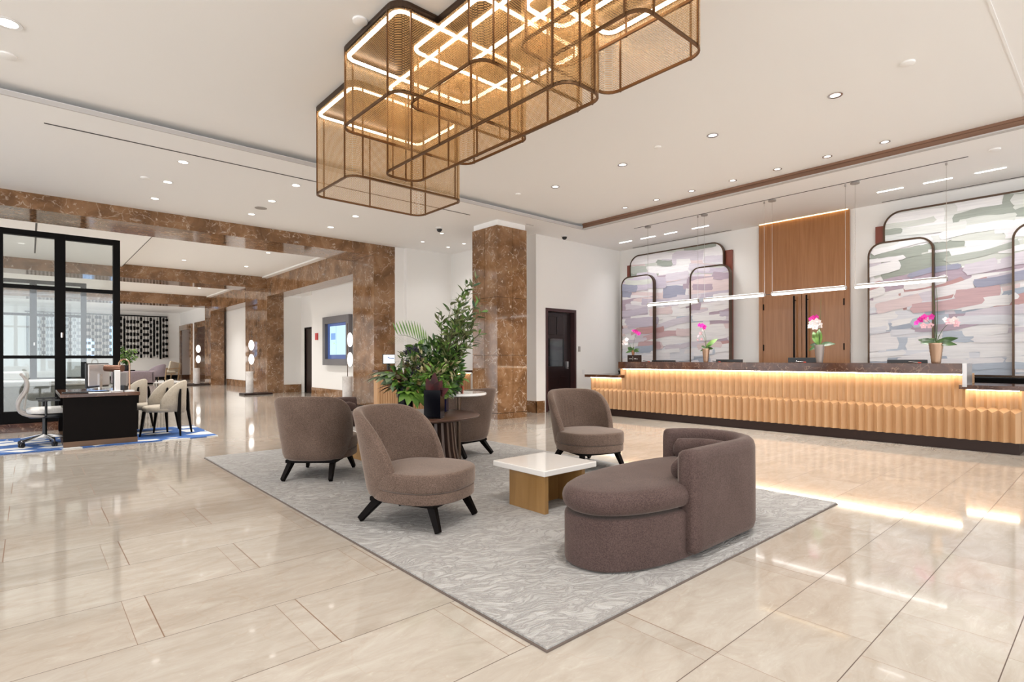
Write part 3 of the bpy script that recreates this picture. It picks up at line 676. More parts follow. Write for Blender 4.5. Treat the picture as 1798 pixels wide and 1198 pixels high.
def panel(y0, y1, z1, xf, xb, mat, label, r=.2):
    t = thing('painted_panel', label, 'painting', (0, 0, 0), group='painted panels behind the counter')
    t.location = (xf, (y0+y1)/2, .87); yc = (y0+y1)/2
    o = arched(y0-yc, y1-yc, 0, z1-.87, r); i_ = arched(y0-yc+.028, y1-yc-.028, .028, z1-.87-.028, r-.028)
    bm = bm_(); n = len(o)
    A = [bm.verts.new((0, y, z)) for y, z in o]; B = [bm.verts.new((0, y, z)) for y, z in i_]
    A2 = [bm.verts.new((xb-xf, y, z)) for y, z in o]; B2 = [bm.verts.new((.02, y, z)) for y, z in i_]
    for k in range(n):
        j = (k+1) % n
        bm.faces.new((A[k], A[j], B[j], B[k])); bm.faces.new((A[k], A2[k], A2[j], A[j])); bm.faces.new((B[k], B[j], B2[j], B2[k]))
    obj('frame', bm, 'bronze', t)
    bm = bm_(); bm.faces.new([bm.verts.new((.0185, y, z)) for y, z in i_]); f = bmesh.ops.extrude_face_region(bm, geom=bm.faces[:])
    bmesh.ops.translate(bm, verts=[v for v in f['geom'] if isinstance(v, bmesh.types.BMVert)], vec=(.004, 0, 0))
    for f in bm.faces: f.material_index = PN.index('milk')
    clip = [(y, z) for y, z in i_][::-1]
    for k, (poly, pn) in enumerate(STROKES[mat]):
        q = clip_poly([(y-yc, z-.87) for y, z in poly], clip)
        if len(q) > 2:
            try: bm.faces.new([bm.verts.new((.0183-.00008*k, y, z)) for y, z in q]).material_index = PN.index(pn)
            except ValueError: pass
    mat = ['paint_'+p for p in PN]
    cv = obj('canvas', bm, mat, t)
    return t
def art_set(mat, a, side):
    panel(a[0][0], a[0][1], 3.10, 10.685, 10.775, mat, 'low painted panel, %s' % a[0][2], .22)
    panel(a[1][0], a[1][1], 3.10, 10.685, 10.775, mat, 'low painted panel, %s' % a[1][2], .22)
    panel(a[2][0], a[2][1], 3.60, 10.785, 10.85, mat, 'tall wide painted panel with rounded top, %s' % a[2][2], .26)
    tag(obj('mounted_backing_board', box(bm_(), 10.86, 10.925, a[2][0]-.13, a[2][1]+.13, .9, 3.40), 'backer_brown'), 'reddish brown backing board showing at the sides of the %s panels' % side, 'backing board', 'backing boards of the painted panels')
art_set('painting_mauve', ((7.16, 8.08, 'leftmost of the mauve group'), (5.35, 6.26, 'right one of the mauve group, beside the timber doors'), (5.53, 7.90, 'behind the two low mauve panels')), 'left')
art_set('painting_sage', ((2.01, 2.92, 'left one of the sage group, beside the timber doors'), (.19, 1.10, 'rightmost of the sage group, cut by the photo edge'), (.36, 2.72, 'behind the two low sage panels')), 'right')
t = thing('door_5', 'tall timber double doors with long black pulls behind the counter', 'double door', (10.92, 4.047, 0), kind='structure')
obj('door_header', box(bm_(), -.05, 0, -.80, .80, 2.41, 3.79), 'wood_door', t)
for s in (-1, 1):
    l = obj('door_leaf', box(bm_(), -.045, 0, min(s*.004, s*.72), max(s*.004, s*.72), .01, 2.40), 'wood_door', t, bevel=.003)
    hm = tube(bm_(), [(-.12, s*.11, .95), (-.12, s*.11, 2.33)], .016, 10)
    for z in (1.05, 2.25): tube(hm, [(-.12, s*.11, z), (-.045, s*.11, z)], .009, 6)
    obj('door_pull', hm, 'black_metal', l, smooth=True)
    obj('door_jamb', box(bm_(), -.055, 0, min(s*.724, s*.80), max(s*.724, s*.80), 0, 2.405), 'wood_door', t)
    hm = box(bm_(), -.052, -.045, min(s*.70, s*.73), max(s*.70, s*.73), 1.3, 1.42); box(hm, -.052, -.045, min(s*.70, s*.73), max(s*.70, s*.73), 2.1, 2.22)
    obj('door_hinge', hm, 'black_metal', l)
obj('header_light', box(bm_(), -.075, -.06, -.78, .78, 3.790, 3.7995), 'led_dim', t)

# ------------------------------------------------------------------ linear pendants
ply = [(5.27, 6.36), (4.05, 5.14), (2.83, 3.92), (1.61, 2.70)]
pl = ['left end of the row, before the mauve panels', 'second from the left, before the mauve panels', 'before the timber doors', 'right end of the row, before the sage panels']
for (y0, y1), lab in zip(ply, pl):
    L = y1-y0
    t = thing('pendant_light', 'slim glowing linear pendant, '+lab, 'pendant light', (9.29, (y0+y1)/2, 2.215), group='linear pendants over the counter')
    bm = box(bm_(), -.02, .02, -L/2, L/2, .017, .044); obj('housing', bm, 'grey_plastic', t)
    obj('light_tube', tube(bm_(), [(0, -L/2, 0), (0, L/2, 0)], .017, 10), 'led_pendant', t, smooth=True)
    obj('upper_light', box(bm_(), -.006, .006, -L/2+.02, L/2-.02, .0445, .048), 'led_pendant', t)
    for s in (-1, 1): obj('end_cap', tube(bm_(), [(0, s*L/2, .012), (0, s*(L/2+.012), .012)], .03, 10), 'grey_plastic', t, smooth=True)
    obj('canopy', lathe(bm_(), [(.06, 3.8-2.216), (.06, 3.8-2.24)], 0, L/2-.0, 20), 'grey_plastic', t, smooth=True)
    obj('anchor', lathe(bm_(), [(.012, 3.8-2.216), (.012, 3.8-2.25)], 0, -L/2, 10), 'grey_plastic', t)
    for s in (-1, 1): obj('cable', tube(bm_(), [(0, s*L/2, .04), (0, s*L/2, 3.8-2.216)], .0028, 6), 'chrome', t)

# ------------------------------------------------------------------ chandelier of overlapping mesh boxes
ch = thing('chandelier', 'large ceiling chandelier of overlapping gold mesh boxes with glowing edges', 'chandelier', (3.0, 4.0, ZU))
def cbox(x0, x1, y0, y1, zb, r=.13, zt=3.90):
    x0 -= 3; x1 -= 3; y0 -= 4; y1 -= 4; zb -= ZU; zt -= ZU
    ol = roundrect(x0, x1, y0, y1, r, 6); n = len(ol)
    bm = bm_(); loft(bm, [[(x, y, z) for x, y in ol] for z in (zb+.01, zt-.03)], cap=False)
    pnl = obj('mesh_screen', bm, 'mesh_gold', ch, smooth=True)
    def hoop(z, w, h, mat, name, ins=0.):
        o = roundrect(x0+ins, x1-ins, y0+ins, y1-ins, max(.02, r-ins), 6); i_ = roundrect(x0+ins+w, x1-ins-w, y0+ins+w, y1-ins-w, max(.02, r-ins-w), 6)
        bm = bm_(); R = []
        for (p, q) in zip(o, i_): R.append([(p[0], p[1], z), (p[0], p[1], z+h), (q[0], q[1], z+h), (q[0], q[1], z)])
        R.append(R[0]); loft(bm, R, cap=False); bmesh.ops.remove_doubles(bm, verts=bm.verts[:], dist=1e-5)
        return obj(name, bm, mat, ch)
    hoop(zb, .016, .020, 'bronze_bright', 'lower_rim'); hoop(zt-.045, .024, .045, 'bronze', 'upper_rim')
    hoop(zt-.052, .032, .014, 'led_chandelier', 'light_strip', .028)
    bm = bm_(); f = bm.faces.new([bm.verts.new((x*.0+px_, y*.0+py_, zt-.004)) for (px_, py_) in ol for x, y in ((0, 0),)])
    e = bmesh.ops.extrude_face_region(bm, geom=[f]); bmesh.ops.translate(bm, verts=[v for v in e['geom'] if isinstance(v, bmesh.types.BMVert)], vec=(0, 0, .02))
    obj('mounting_plate', bm, 'bronze', ch)
    def posts(m_, a0, a1, fix, horiz):
        k = max(1, int((a1-a0-2*r)/.42))
        for i in range(k+1):
            a = a0 + r + (a1-a0-2*r)*(i/k)
            if horiz: bm = box(bm_(), a-.006, a+.006, fix-.007, fix+.007, zb, zt-.04)
            else: bm = box(bm_(), fix-.007, fix+.007, a-.006, a+.006, zb, zt-.04)
            obj('post', bm, 'bronze_bright', ch)
    posts(0, x0, x1, y0, True); posts(0, x0, x1, y1, True); posts(0, y0, y1, x0, False); posts(0, y0, y1, x1, False)
cbox(2.35, 3.73, 5.02, 5.97, 2.962)
cbox(2.08, 3.50, 3.66, 4.67, 3.21)
cbox(2.46, 3.67, 3.12, 4.17, 3.365)
cbox(2.64, 3.05, 2.43, 4.94, 3.0)
cbox(2.77, 3.30, 1.80, 3.09, 3.535)
cbox(2.86, 3.66, 2.0, 2.90, 3.366)

# ------------------------------------------------------------------ lounge rug
t = thing('area_rug', 'large grey rug with a rippled pattern under the lounge seating', 'rug', (3.17, 4.345, 0))
bm = box(bm_(), -1.63, 1.63, -2.815, 2.815, .004, .016)
obj('pile', bm, 'rug_grey', t)
bm = box(bm_(), -1.638, 1.638, -2.823, 2.823, .0005, .008); obj('edging', bm, 'rug_edge', t)
RUGZ = .016

# ------------------------------------------------------------------ lounge chairs
def make_armchair(label, loc, rz):
    t = thing('lounge_chair', label, 'armchair', loc, rz, 'taupe lounge chairs on the grey rug')
    th = .062; tm = math.radians(100); NS = 96; rings = []
    for i in range(NS+1):
        th_ = -tm + 2*tm*i/NS; u = abs(th_)/tm
        s_ = min(1, max(0, (u-.30)/.70))
        h = .805 - .455*s_**2.3 - .02*u
        pleat = .014*(.5+.5*math.cos(th_*52)) if abs(th_-.06) < .20 else 0.
        e = 2.7; c0, s0 = math.cos(th_), math.sin(th_)
        k = (abs(s0)**e + abs(c0)**e)**(-1/e)
        dx, dy = s0*k, -c0*k
        z0 = .185
        def pt(z, inset):
            tl = .10 + .15*max(0, c0)
            ax = .305 + .085*((z-z0)/.6) - inset; ay = .315 - inset
            x = dx*ax; y = dy*ay - .02
            if c0 > 0: y -= tl*.9*c0*(z-z0)
            return (x, y, z)
        ring = [pt(z0, .03), pt(z0+.02, .008), pt(z0+.06, 0)]
        for q in (.3, .55, .8): ring.append(pt(z0+.06+(h-.035-z0-.06)*q, 0))
        for q in range(6): a = q/5*PI; ring.append(pt(h-.03+.03*math.sin(a), th*(1-math.cos(a))/2))
        for q in (.92, .8, .66, .5, .34, .2): ring.append(pt(.28+(h-.035-.28)*q, th - (pleat*math.sin(PI*(q-.2)/.6) if .2 < q < .8 else 0)))
        ring += [pt(.24, th), pt(z0, th)]
        # soften the open ends
        rings.append(ring)
    def shrink(r, f, dy):
        cz = sum(p[2] for p in r)/len(r); cx = sum(p[0] for p in r)/len(r); cy = sum(p[1] for p in r)/len(r)
        return [(cx+(p[0]-cx)*f, cy+(p[1]-cy)*f+dy, cz+(p[2]-cz)*(.5+.5*f)) for p in r]
    rings = [shrink(rings[0], .55, .016)] + rings + [shrink(rings[-1], .55, .016)]
    obj('backrest', loft(bm_(), rings), 'velvet_taupe', t, smooth='all')
    obj('seat_base', puff(bm_(), superell(.333, .335, 52, 2.5, 0, .05), .185, .258, .010), 'velvet_taupe', t, smooth='all')
    obj('seat', puff(bm_(), superell(.338, .340, 52, 2.5, 0, .052), .259, .385, .022, .012), 'velvet_taupe', t, smooth='all')
    # pleats in the inner back
    fm = box(bm_(), -.24, .24, .235, .285, .155, .187); box(fm, -.24, .24, -.25, -.20, .155, .187); box(fm, -.24, -.19, -.2, .235, .155, .187); box(fm, .19, .24, -.2, .235, .155, .187)
    obj('seat_frame', fm, 'espresso', t, bevel=.005)
    for sx in (-1, 1):
        obj('leg', bar(bm_(), (sx*.205, .245, .18), (sx*.245, .325, .008), .060, .045, .040), 'espresso', t, bevel=.004)
        obj('leg', bar(bm_(), (sx*.195, -.185, .18), (sx*.225, -.345, .012), .060, .050, .042), 'espresso', t, bevel=.004)
    return t
CA = make_armchair('taupe lounge chair in front, turned to the white coffee table', (2.10, 3.38, RUGZ), face(.39, -.92))
dup(CA, (2.17, 5.34, RUGZ), face(.67, .74), 'taupe lounge chair seen from behind, left of the round flower table')
dup(CA, (4.485, 3.845, RUGZ), face(-.316, -.95), 'taupe lounge chair behind the white coffee table, nearest the reception counter')
dup(CA, (3.885, 5.36, RUGZ), face(-.15, .99), 'taupe lounge chair seen from behind, right of the flower vases by the marble pillar')

# chaises
def make_chaise(label, loc, rz):
    t = thing('chaise_lounge', label, 'chaise', loc, rz, 'curved taupe chaises on the grey rug')
    base = superell(.755, .325, 64, 2.35, -.06, 0)
    obj('base', puff(bm_(), base, .004, .285, .02), 'chaise_taupe', t, smooth='all')
    cush = superell(.80, .348, 64, 2.3, -.03, 0)
    obj('seat_cushion', puff(bm_(), cush, .298, .43, .062, .012), 'chaise_taupe', t, smooth='all')
    path = [(-.235, -.355)] + [(-.235+.66*i/8, -.355) for i in range(1, 9)]
    path += [(.425+.345*math.sin(a), -.01-.345*math.cos(a)) for a in [PI*i/22 for i in range(1, 21)]]
    rings = []; n = len(path)
    for i, (x, y) in enumerate(path):
        a = path[max(0, i-1)]; c = path[min(n-1, i+1)]; d = Vector((c[0]-a[0], c[1]-a[1])).normalized(); q = Vector((d.y, -d.x))  # outward
        prof = [(0.0, .035), (.012, .04), (.02, .07), (.02, .3), (.018, .56)]
        for k in range(7): a_ = k/6*PI; prof.append((-.042+.058*math.cos(a_), .575+.05*math.sin(a_)))
        prof += [(-.10, .3), (-.10, .06), (-.085, .035)]
        rings.append([(x+q.x*o, y+q.y*o, z) for o, z in prof])
    def sh(r, dx):
        cx = sum(p[0] for p in r)/len(r); cy = sum(p[1] for p in r)/len(r); cz = sum(p[2] for p in r)/len(r)
        return [(cx+(p[0]-cx)*.6+dx[0], cy+(p[1]-cy)*.6+dx[1], cz+(p[2]-cz)*.94) for p in r]
    rings = [sh(rings[0], (-.022, 0))] + rings + [sh(rings[-1], (-.022, 0))]
    obj('backrest', loft(bm_(), rings), 'chaise_taupe', t, smooth='all')
    # inner back cushion
    path = [(-.20+.62*i/8, -.215) for i in range(0, 9)] + [(.42+.205*math.sin(a), -.01-.205*math.cos(a)) for a in [PI*i/18 for i in range(1, 18)]]
    rings = []; n = len(path)
    for i, (x, y) in enumerate(path):
        a = path[max(0, i-1)]; c = path[min(n-1, i+1)]; d = Vector((c[0]-a[0], c[1]-a[1])).normalized(); q = Vector((d.y, -d.x))
        f = .55 if i in (0, n-1) else 1.
        rings.append([(x+q.x*.052*math.cos(b_)*f*(1 if math.cos(b_) < 0 else .7), y+q.y*.052*math.cos(b_)*f*(1 if math.cos(b_) < 0 else .7), .49+.075*math.sin(b_)*f) for b_ in [2*PI*k/14 for k in range(14)]])
    obj('back_cushion', loft(bm_(), rings), 'chaise_taupe', t, smooth='all')
    fm = box(bm_(), -.1, .45, -.28, .25, 0, .04); obj('plinth', fm, 'black_plastic', t)
    return t
CE = make_chaise('curved taupe chaise in the foreground at the front right of the rug', (3.055, 1.985, RUGZ), 0)
dup(CE, (3.14, 6.78, RUGZ), PI, 'curved taupe chaise mostly hidden behind the chair seen from behind')

# ------------------------------------------------------------------ coffee tables
def make_coffee(label, loc):
    t = thing('coffee_table', label, 'coffee table', loc, 0, 'low coffee tables with white tops')
    obj('tabletop', box(bm_(), -.295, .295, -.295, .295, .29, .334), 'white_stone', t, bevel=.006)
    for x in (-.258, .152): obj('leg', box(bm_(), x-.014, x+.026, -.275, .12 if x < 0 else .275, 0, .29), 'wood_gold', t, bevel=.003)
    obj('cross_panel', box(bm_(), -.23, .14, -.02, .02, 0, .289), 'wood_gold', t)
    return t
CG = make_coffee('low coffee table with glossy white top in the middle of the rug', (3.108, 3.112, RUGZ-.01))
dup(CG, (3.07, 5.92, RUGZ-.01), 0, 'low coffee table with white top behind the front lounge chair')

# ------------------------------------------------------------------ round flower table
t = thing('round_table', 'round brown table with a fluted flared pedestal, holding the flower vases', 'table', (2.80, 4.50, RUGZ-.002))
TZ = .615
obj('tabletop', lathe(bm_(), [(.50, TZ-.035), (.575, TZ-.016), (.58, TZ-.006), (.572, TZ)], n=64), 'wood_table', t, smooth=True)
obj('pedestal', lathe(bm_(), [(.36, 0), (.345, .05), (.25, .32), (.27, TZ-.036)], n=40), 'espresso', t, smooth=True)
bm = bm_()
for i in range(30):
    a = 2*PI*i/30; c, s = math.cos(a), math.sin(a)
    pr = [(.42, .005), (.36, .30), (.335, TZ-.036)]
    rings = []
    for r_, z in pr:
        rings.append([((r_-w)*c - v*s, (r_-w)*s + v*c, z) for w, v in ((0, -.014), (0, .014), (.075, .014), (.075, -.014))])
    loft(bm, rings)
obj('pedestal_slats', bm, 'wood_slat', t)
TT = TZ + RUGZ - .002
t = thing('side_table', 'small round white-topped table behind the flower vases', 'side table', (3.43, 4.73, RUGZ-.01))
obj('tabletop', lathe(bm_(), [(.285, .765), (.30, .775), (.30, .79), (.294, .798)], n=48), 'white_stone', t, smooth=True)
obj('pedestal', lathe(bm_(), [(.13, 0), (.13, .012), (.03, .03), (.022, .4), (.03, .765)], n=20), 'bronze', t, smooth=True)
ST = .798 + RUGZ - .01

def square_vase(name, x, y, w, h, mat, label, rz):
    t = thing(name, label, 'vase', (x, y, TT), rz, 'dark glass vases on the round table')
    bm = box(bm_(), -w/2, w/2, -w/2, w/2, .012, h)
    bmesh.ops.delete(bm, geom=[f for f in bm.faces if all(abs(v.co.z-h) < 1e-5 for v in f.verts)], context='FACES')
    obj('glass_wall', bm, mat, t)
    obj('vase_foot', box(bm_(), -w/2, w/2, -w/2, w/2, 0, .012), 'glass_clear', t)
square_vase('glass_vase', 2.735, 4.14, .15, .255, 'vase_dark', 'square black glass vase at the front edge of the round table', -.85)
square_vase('glass_vase', 3.07, 4.52, .12, .235, 'vase_purple', 'square dark violet glass vase at the right of the round table', -.80)
square_vase('glass_vase', 2.91, 4.42, .05, .20, 'vase_dark', 'slim black glass vase between the two square vases', -.8)
t = thing('glass_vase', 'tall dark cylinder vase at the left of the round table', 'vase', (2.72, 4.62, TT), 0, 'dark glass vases on the round table')
obj('glass_wall', lathe(bm_(), [(.072, .01), (.072, .20), (.075, .27), (.068, .27), (.066, .02)], n=24), 'vase_dark', t, smooth=True)
obj('vase_foot', lathe(bm_(), [(.072, 0), (.072, .01)], n=24), 'glass_clear', t)

def at(px, z, base, depth=0.):                                    # point across the view at height z
    return base + CR*px + CF*depth + Vector((0, 0, z))
# long leafy branches rising to the right out of the violet vase
r = random.Random(3)
B0 = Vector((3.07, 4.52, 0))
t = thing('leafy_branches', 'tall leafy branches leaning right out of the violet vase', 'branches', (3.07, 4.52, TT+.05))
stm = bm_(); lvs = bm_()
tips = [(.34, 1.27, .05), (.26, 1.20, -.1), (.36, 1.05, .12), (.20, 1.06, .1), (.39, .93, -.06), (.10, 1.00, -.05), (.30, .80, .14), (.37, .72, -.02), (.22, .86, .0), (.0, .93, .05), (.28, .98, .2), (.14, .80, -.12)]
for (dx, dz, dd) in tips:
    tip = CR*dx + CF*dd + Vector((0, 0, dz)); mid = CR*dx*.25 + CF*dd*.4 + Vector((0, 0, dz*.62))
    pts = bez((0, 0, 0), mid, tip, 14); tube(stm, pts, .0045, 5, .0015)
    for i in range(5, 15):
        d = (pts[min(14, i+1)]-pts[i-1]).normalized()
        for k in range(4 if i < 14 else 3):
            side = rv(r); side = (side - d*side.dot(d)).normalized()
            tw = pts[i] + d*r.uniform(-.02, .02)
            if k == 0 and i < 13:      # twig
                e = tw + (d*.8+side*.8).normalized()*r.uniform(.05, .10); tube(stm, [tw, e], .0015, 4)
                for q in range(4): leaf(lvs, tw+(e-tw)*(.4+.2*q), (d*.6+side*.5+rv(r)*.6), rv(r)+Vector((0, 0, 1)), r.uniform(.065, .10), r.uniform(.018, .026), .2, .2, 4, r.choice((0, 0, 2, 1)))
            else: leaf(lvs, tw, d*.7+side*.75, rv(r)+Vector((0, 0, .8)), r.uniform(.07, .11), r.uniform(.018, .027), .25, .2, 4, r.choice((0, 0, 2, 1)))
obj('stems', stm, 'stem_brown', t); obj('leaves', lvs, ['leaf_olive', 'leaf_dark', 'leaf_mid'], t)

# palm frond arching left
t = thing('palm_frond', 'feathery palm frond arching left above the bouquets', 'palm frond', (3.07, 4.52, TT+.15))
pts = bez((0, 0, 0), CR*-.06+Vector((0, 0, .62)), CR*-.42+CF*-.05+Vector((0, 0, .62)), 22)
obj('midrib', tube(bm_(), pts, .005, 5, .0015), 'stem_green', t, smooth=True)
bm = bm_()
for i in range(9, 23):
    d = (pts[min(22, i+1)]-pts[i-1]).normalized(); L = .20*(1-.45*abs((i-13)/10))
    for h_ in (0,):
        leaf(bm, pts[i].lerp(pts[i-1], h_), d*.55+Vector((0, 0, 1))*.9+CR*.15, CF*-1, L*1.15, .015, .12, .1, 6)
    leaf(bm, pts[i], d*.9+Vector((0, 0, -1))*.25+CF*-.3, (0, 0, 1), L*1.05, .012, .55, .1, 6)
obj('leaflets', bm, 'leaf_mid', t)

# mixed greenery masses
def mass(name, label, cat, base, blobs, mats, seed, stem='stem_green'):
    t = thing(name, label, cat, tuple(base)); r = random.Random(seed); lv = bm_(); st = bm_()
    for (px_, z, dd, rad, n, L, W, mi) in blobs:
        c = CR*px_ + CF*dd + Vector((0, 0, z))
        for k in range(n):
            o = rv(r)
            while o.length > 1: o = rv(r)
            p = c + o*rad
            d = (o.normalized()*.9 + (c.normalized() if c.length > .01 else Vector((0, 0, 1)))*.4 + rv(r)*.5)
            leaf(lv, p, d, rv(r)*.8+Vector((0, 0, 1))-CF*.4, L*r.uniform(.7, 1.25), W*r.uniform(.75, 1.2), r.uniform(.1, .5), .25, 5, r.choice(mi))
        for k in range(3):
            tube(st, bez((0, 0, 0), c*.5+Vector((0, 0, .05)), c + rv(r)*rad*.5, 6), .004, 5, .002)
    obj('stems', st, stem, t); obj('leaves', lv, mats, t)
GM = ['leaf_dark', 'leaf_mid', 'leaf_bright', 'leaf_cream', 'leaf_grey', 'leaf_bronze', 'leaf_olive']
mass('foliage_bouquet', 'dense green foliage bouquet filling the violet vase', 'bouquet', (3.07, 4.52, TT+.12),
     [(-.02, .13, -.02, .10, 70, .085, .035, (0, 1, 1, 2)), (.08, .18, .0, .10, 60, .08, .034, (0, 1, 4)), (-.05, .30, .02, .13, 110, .085, .04, (0, 0, 1)), (-.10, .45, .05, .12, 80, .085, .042, (0, 0, 1, 1)),
      (.07, .36, .0, .11, 60, .08, .034, (0, 1)), (-.23, .47, .06, .07, 20, .09, .065, (1, 2)), (.10, .32, -.06, .06, 30, .07, .022, (3, 5)), (-.02, .52, .05, .10, 50, .08, .032, (0, 6)), (-.20, .36, .04, .10, 70, .085, .042, (0, 1)), (.02, .40, .06, .14, 90, .085, .036, (0, 1, 6)), (-.12, .22, .04, .12, 90, .085, .04, (0, 0, 1)), (.12, .24, .02, .09, 60, .08, .034, (0, 1, 1))], GM, 11)
mass('foliage_bouquet', 'cream and green variegated bouquet spilling from the slim black vase', 'bouquet', (2.91, 4.42, TT+.10),
     [(-.06, .24, .0, .11, 90, .07, .026, (3, 3, 5, 1)), (-.16, .34, .02, .10, 60, .065, .022, (3, 5, 1)), (.04, .28, -.03, .10, 60, .08, .034, (2, 1, 3)), (.06, .14, -.03, .07, 36, .09, .04, (2, 1, 1)), (-.10, .42, .03, .08, 30, .05, .016, (3, 6)), (-.22, .22, -.02, .09, 60, .075, .035, (0, 1, 5)), (-.12, .12, -.04, .07, 40, .09, .045, (1, 2, 0))], GM, 21)
mass('foliage_bouquet', 'dark leafy bouquet with bronze leaves filling the tall cylinder vase', 'bouquet', (2.72, 4.62, TT+.22),
     [(-.02, .10, -.02, .09, 60, .08, .038, (0, 0, 5)), (.07, .20, .0, .09, 60, .07, .032, (0, 5, 6)), (-.08, .14, -.04, .08, 40, .09, .04, (0, 4, 1)), (.0, .30, .02, .09, 40, .06, .024, (0, 6)), (.12, .06, -.06, .06, 30, .09, .045, (1, 2))], GM, 41)
# dark red and split leaves of the front vase
def bigleaf(bm, base, d, up, L, W, droop=.25, fold=.2, mi=0): leaf(bm, base, d, up, L, W, droop, fold, 9, mi, .85)
t = thing('magnolia_leaves', 'dark red magnolia leaves standing in the front black vase', 'leaves', (2.73, 4.14, TT+.17))
for (a, z, dd, L) in ((.02, 1, .0, .21), (-.35, .9, -.2, .17), (.4, .8, .1, .16), (-.1, .9, .4, .19), (.25, .7, -.4, .15), (.7, .35, -.1, .15)):
    bm = bm_(); bigleaf(bm, (0, 0, .03), CR*a+CF*dd+Vector((0, 0, z)), -CF, L, .085, .1); obj('leaf', bm, 'leaf_red', t)
def split_leaf(t, base, d, L, W, mat, n=7):
    d = Vector(d).normalized(); s = d.cross(Vector((0, 0, 1))).normalized(); u = s.cross(d); bm = bm_()
    for k in range(n):
        f = k/(n-1)*2-1
        dirn = d*math.cos(f*1.25) + s*math.sin(f*1.25)
        leaf(bm, base, dirn, u, L*(1-.25*abs(f)), W, .30, .12, 7, 0, 1.1)
    obj('leaf', bm, mat, t)
t = thing('split_leaf', 'glossy split green leaf hanging left between the vases', 'leaf', (2.66, 4.45, TT+.18))
bm = tube(bm_(), bez((.06, -.1, -.05), (.03, -.03, .05), (0, 0, .05), 5), .005, 5); obj('stem', bm, 'stem_green', t)
split_leaf(t, Vector((0, 0, .05)), CR*.9+CF*-.45+Vector((0, 0, -.30)), .30, .075, 'leaf_mid', 8)
split_leaf(t, Vector((-.02, 0, .05)), CR*-.2+CF*-.5+Vector((0, 0, .1)), .15, .06, 'leaf_bright', 5)
t = thing('tropical_leaves', 'pale grey-green fan leaves reaching far left from the tall vase', 'leaves', (2.72, 4.62, TT+.24))
for a, z, L in ((-1, .16, .34), (-.9, .32, .30)):
    tip = CR*a*.12 + Vector((0, 0, .10+z*.2)); obj('stem', tube(bm_(), bez((0, 0, 0), (0, 0, .1), tip, 6), .005, 5), 'stem_green', t)
    split_leaf(t, tip, CR*a+CF*-.3+Vector((0, 0, z*.5)), L*.85, .075, 'leaf_grey', 7)
t = thing('magnolia_leaves', 'dark red and bronze magnolia leaves hanging left from the tall vase', 'leaves', (2.72, 4.62, TT+.26))
for (a, z, dd, L, mm) in ((-.9, .12, -.3, .24, 'leaf_red'), (-.8, .35, .0, .20, 'leaf_red'), (-.6, -.05, -.5, .22, 'leaf_bronze'), (-.35, .5, -.4, .18, 'leaf_red'), (-1, -.02, .3, .26, 'leaf_red'), (.1, .2, -.8, .16, 'leaf_mid'), (-.2, .3, -.7, .15, 'leaf_bright'), (-.6, .75, .2, .18, 'leaf_dark'), (-.95, .25, .25, .18, 'leaf_dark')):
    bm = bm_(); bigleaf(bm, CR*a*.03+Vector((0, 0, .02)), CR*a+CF*dd+Vector((0, 0, z)), (0, 0, 1), L, .08, .28); obj('leaf', bm, mm, t)
t = thing('thistle_bunch', 'dark purple thistle heads rising from the tall vase', 'thistles', (2.72, 4.62, TT+.22))
for k in range(13):
    e = CR*r.uniform(-.06, .14) + CF*r.uniform(-.1, .1) + Vector((0, 0, r.uniform(.12, .42))); 
    obj('stem', tube(bm_(), [(0, 0, 0), e*.5+Vector((0, 0, .03)), e], .003, 4), 'stem_green', t)
    bm = bm_(); bmesh.ops.create_icosphere(bm, subdivisions=1, radius=.018, matrix=Matrix.Translation(e))
    for q in range(34):
        d = rv(r).normalized(); leaf(bm, e+d*.012, d, rv(r), .032, .006, 0, 0, 2)
    obj('flower_head', bm, 'thistle', t)
# small dish garden on the white side table
t = thing('potted_plant', 'small bushy plant in a black pot on the white side table', 'plant', (3.38, 4.78, ST))
obj('pot', lathe(bm_(), [(.07, 0), (.085, .07), (.08, .075), (.07, .05)], n=20), 'black_plastic', t, smooth=True)
obj('plant_tag', box(bm_(), .10, .112, -.055, -.02, .0, .13), 'red_tag', t)
lv = bm_()
for k in range(150):
    o = rv(r); o.z = abs(o.z)*.9; leaf(lv, (o.x*.08, o.y*.08, .06+o.z*.07), o+Vector((0, 0, .3)), rv(r)+Vector((0, 0, 1)), r.uniform(.035, .06), .02, .3, .2, 4, r.choice((0, 1, 1, 2)))
obj('leaves', lv, GM, t)
lv = bm_()
for k in range(20): o = rv(r); leaf(lv, (.05+o.x*.08, -.09+o.y*.05, .012), (o.x, o.y, .3), (0, 0, 1), .04, .016, .3, .2, 3, 4)
tag(obj('fallen_leaves', lv, GM, loc=(3.38, 4.78, ST)), 'grey-green leaf sprigs lying on the white side table', 'leaves')

# ------------------------------------------------------------------ concierge desk in the alcove
t = thing('concierge_desk', 'timber fronted concierge desk behind the flower table', 'desk', (6.4, 10.0, 0))
fm = bm_(); box(fm, -1.15, -.62, .0, .16, .08, .88); box(fm, .72, 1.20, 0, .55, .08, .83); box(fm, -.62, .72, .02, .5, .08, .50)
for i in range(43): x = -1.14+i*.0545; box(fm, x, x+.03, -.014, .0, .09, .50 if -.64 < x < .70 else .82)
obj('slatted_front', fm, 'wood_counter', t)
obj('desk_base', box(bm_(), -1.14, 1.18, .03, .15, 0, .08), 'walnut_toe', t)
tm_ = box(bm_(), -1.16, -.60, -.03, .2, .88, .93); box(tm_, .70, 1.24, -.06, .6, .83, .89); box(tm_, -.60, .70, -.05, .55, .50, .53)
obj('desk_top', tm_, 'marble_counter', t, bevel=.004)
lm = box(bm_(), .74, 1.18, -.045, -.03, .822, .829); obj('desk_light', lm, 'led_warm', t)
t = thing('concierge_monitor', 'small lit screen standing on the concierge desk left of the bouquet', 'monitor', (5.55, 10.08, .93))
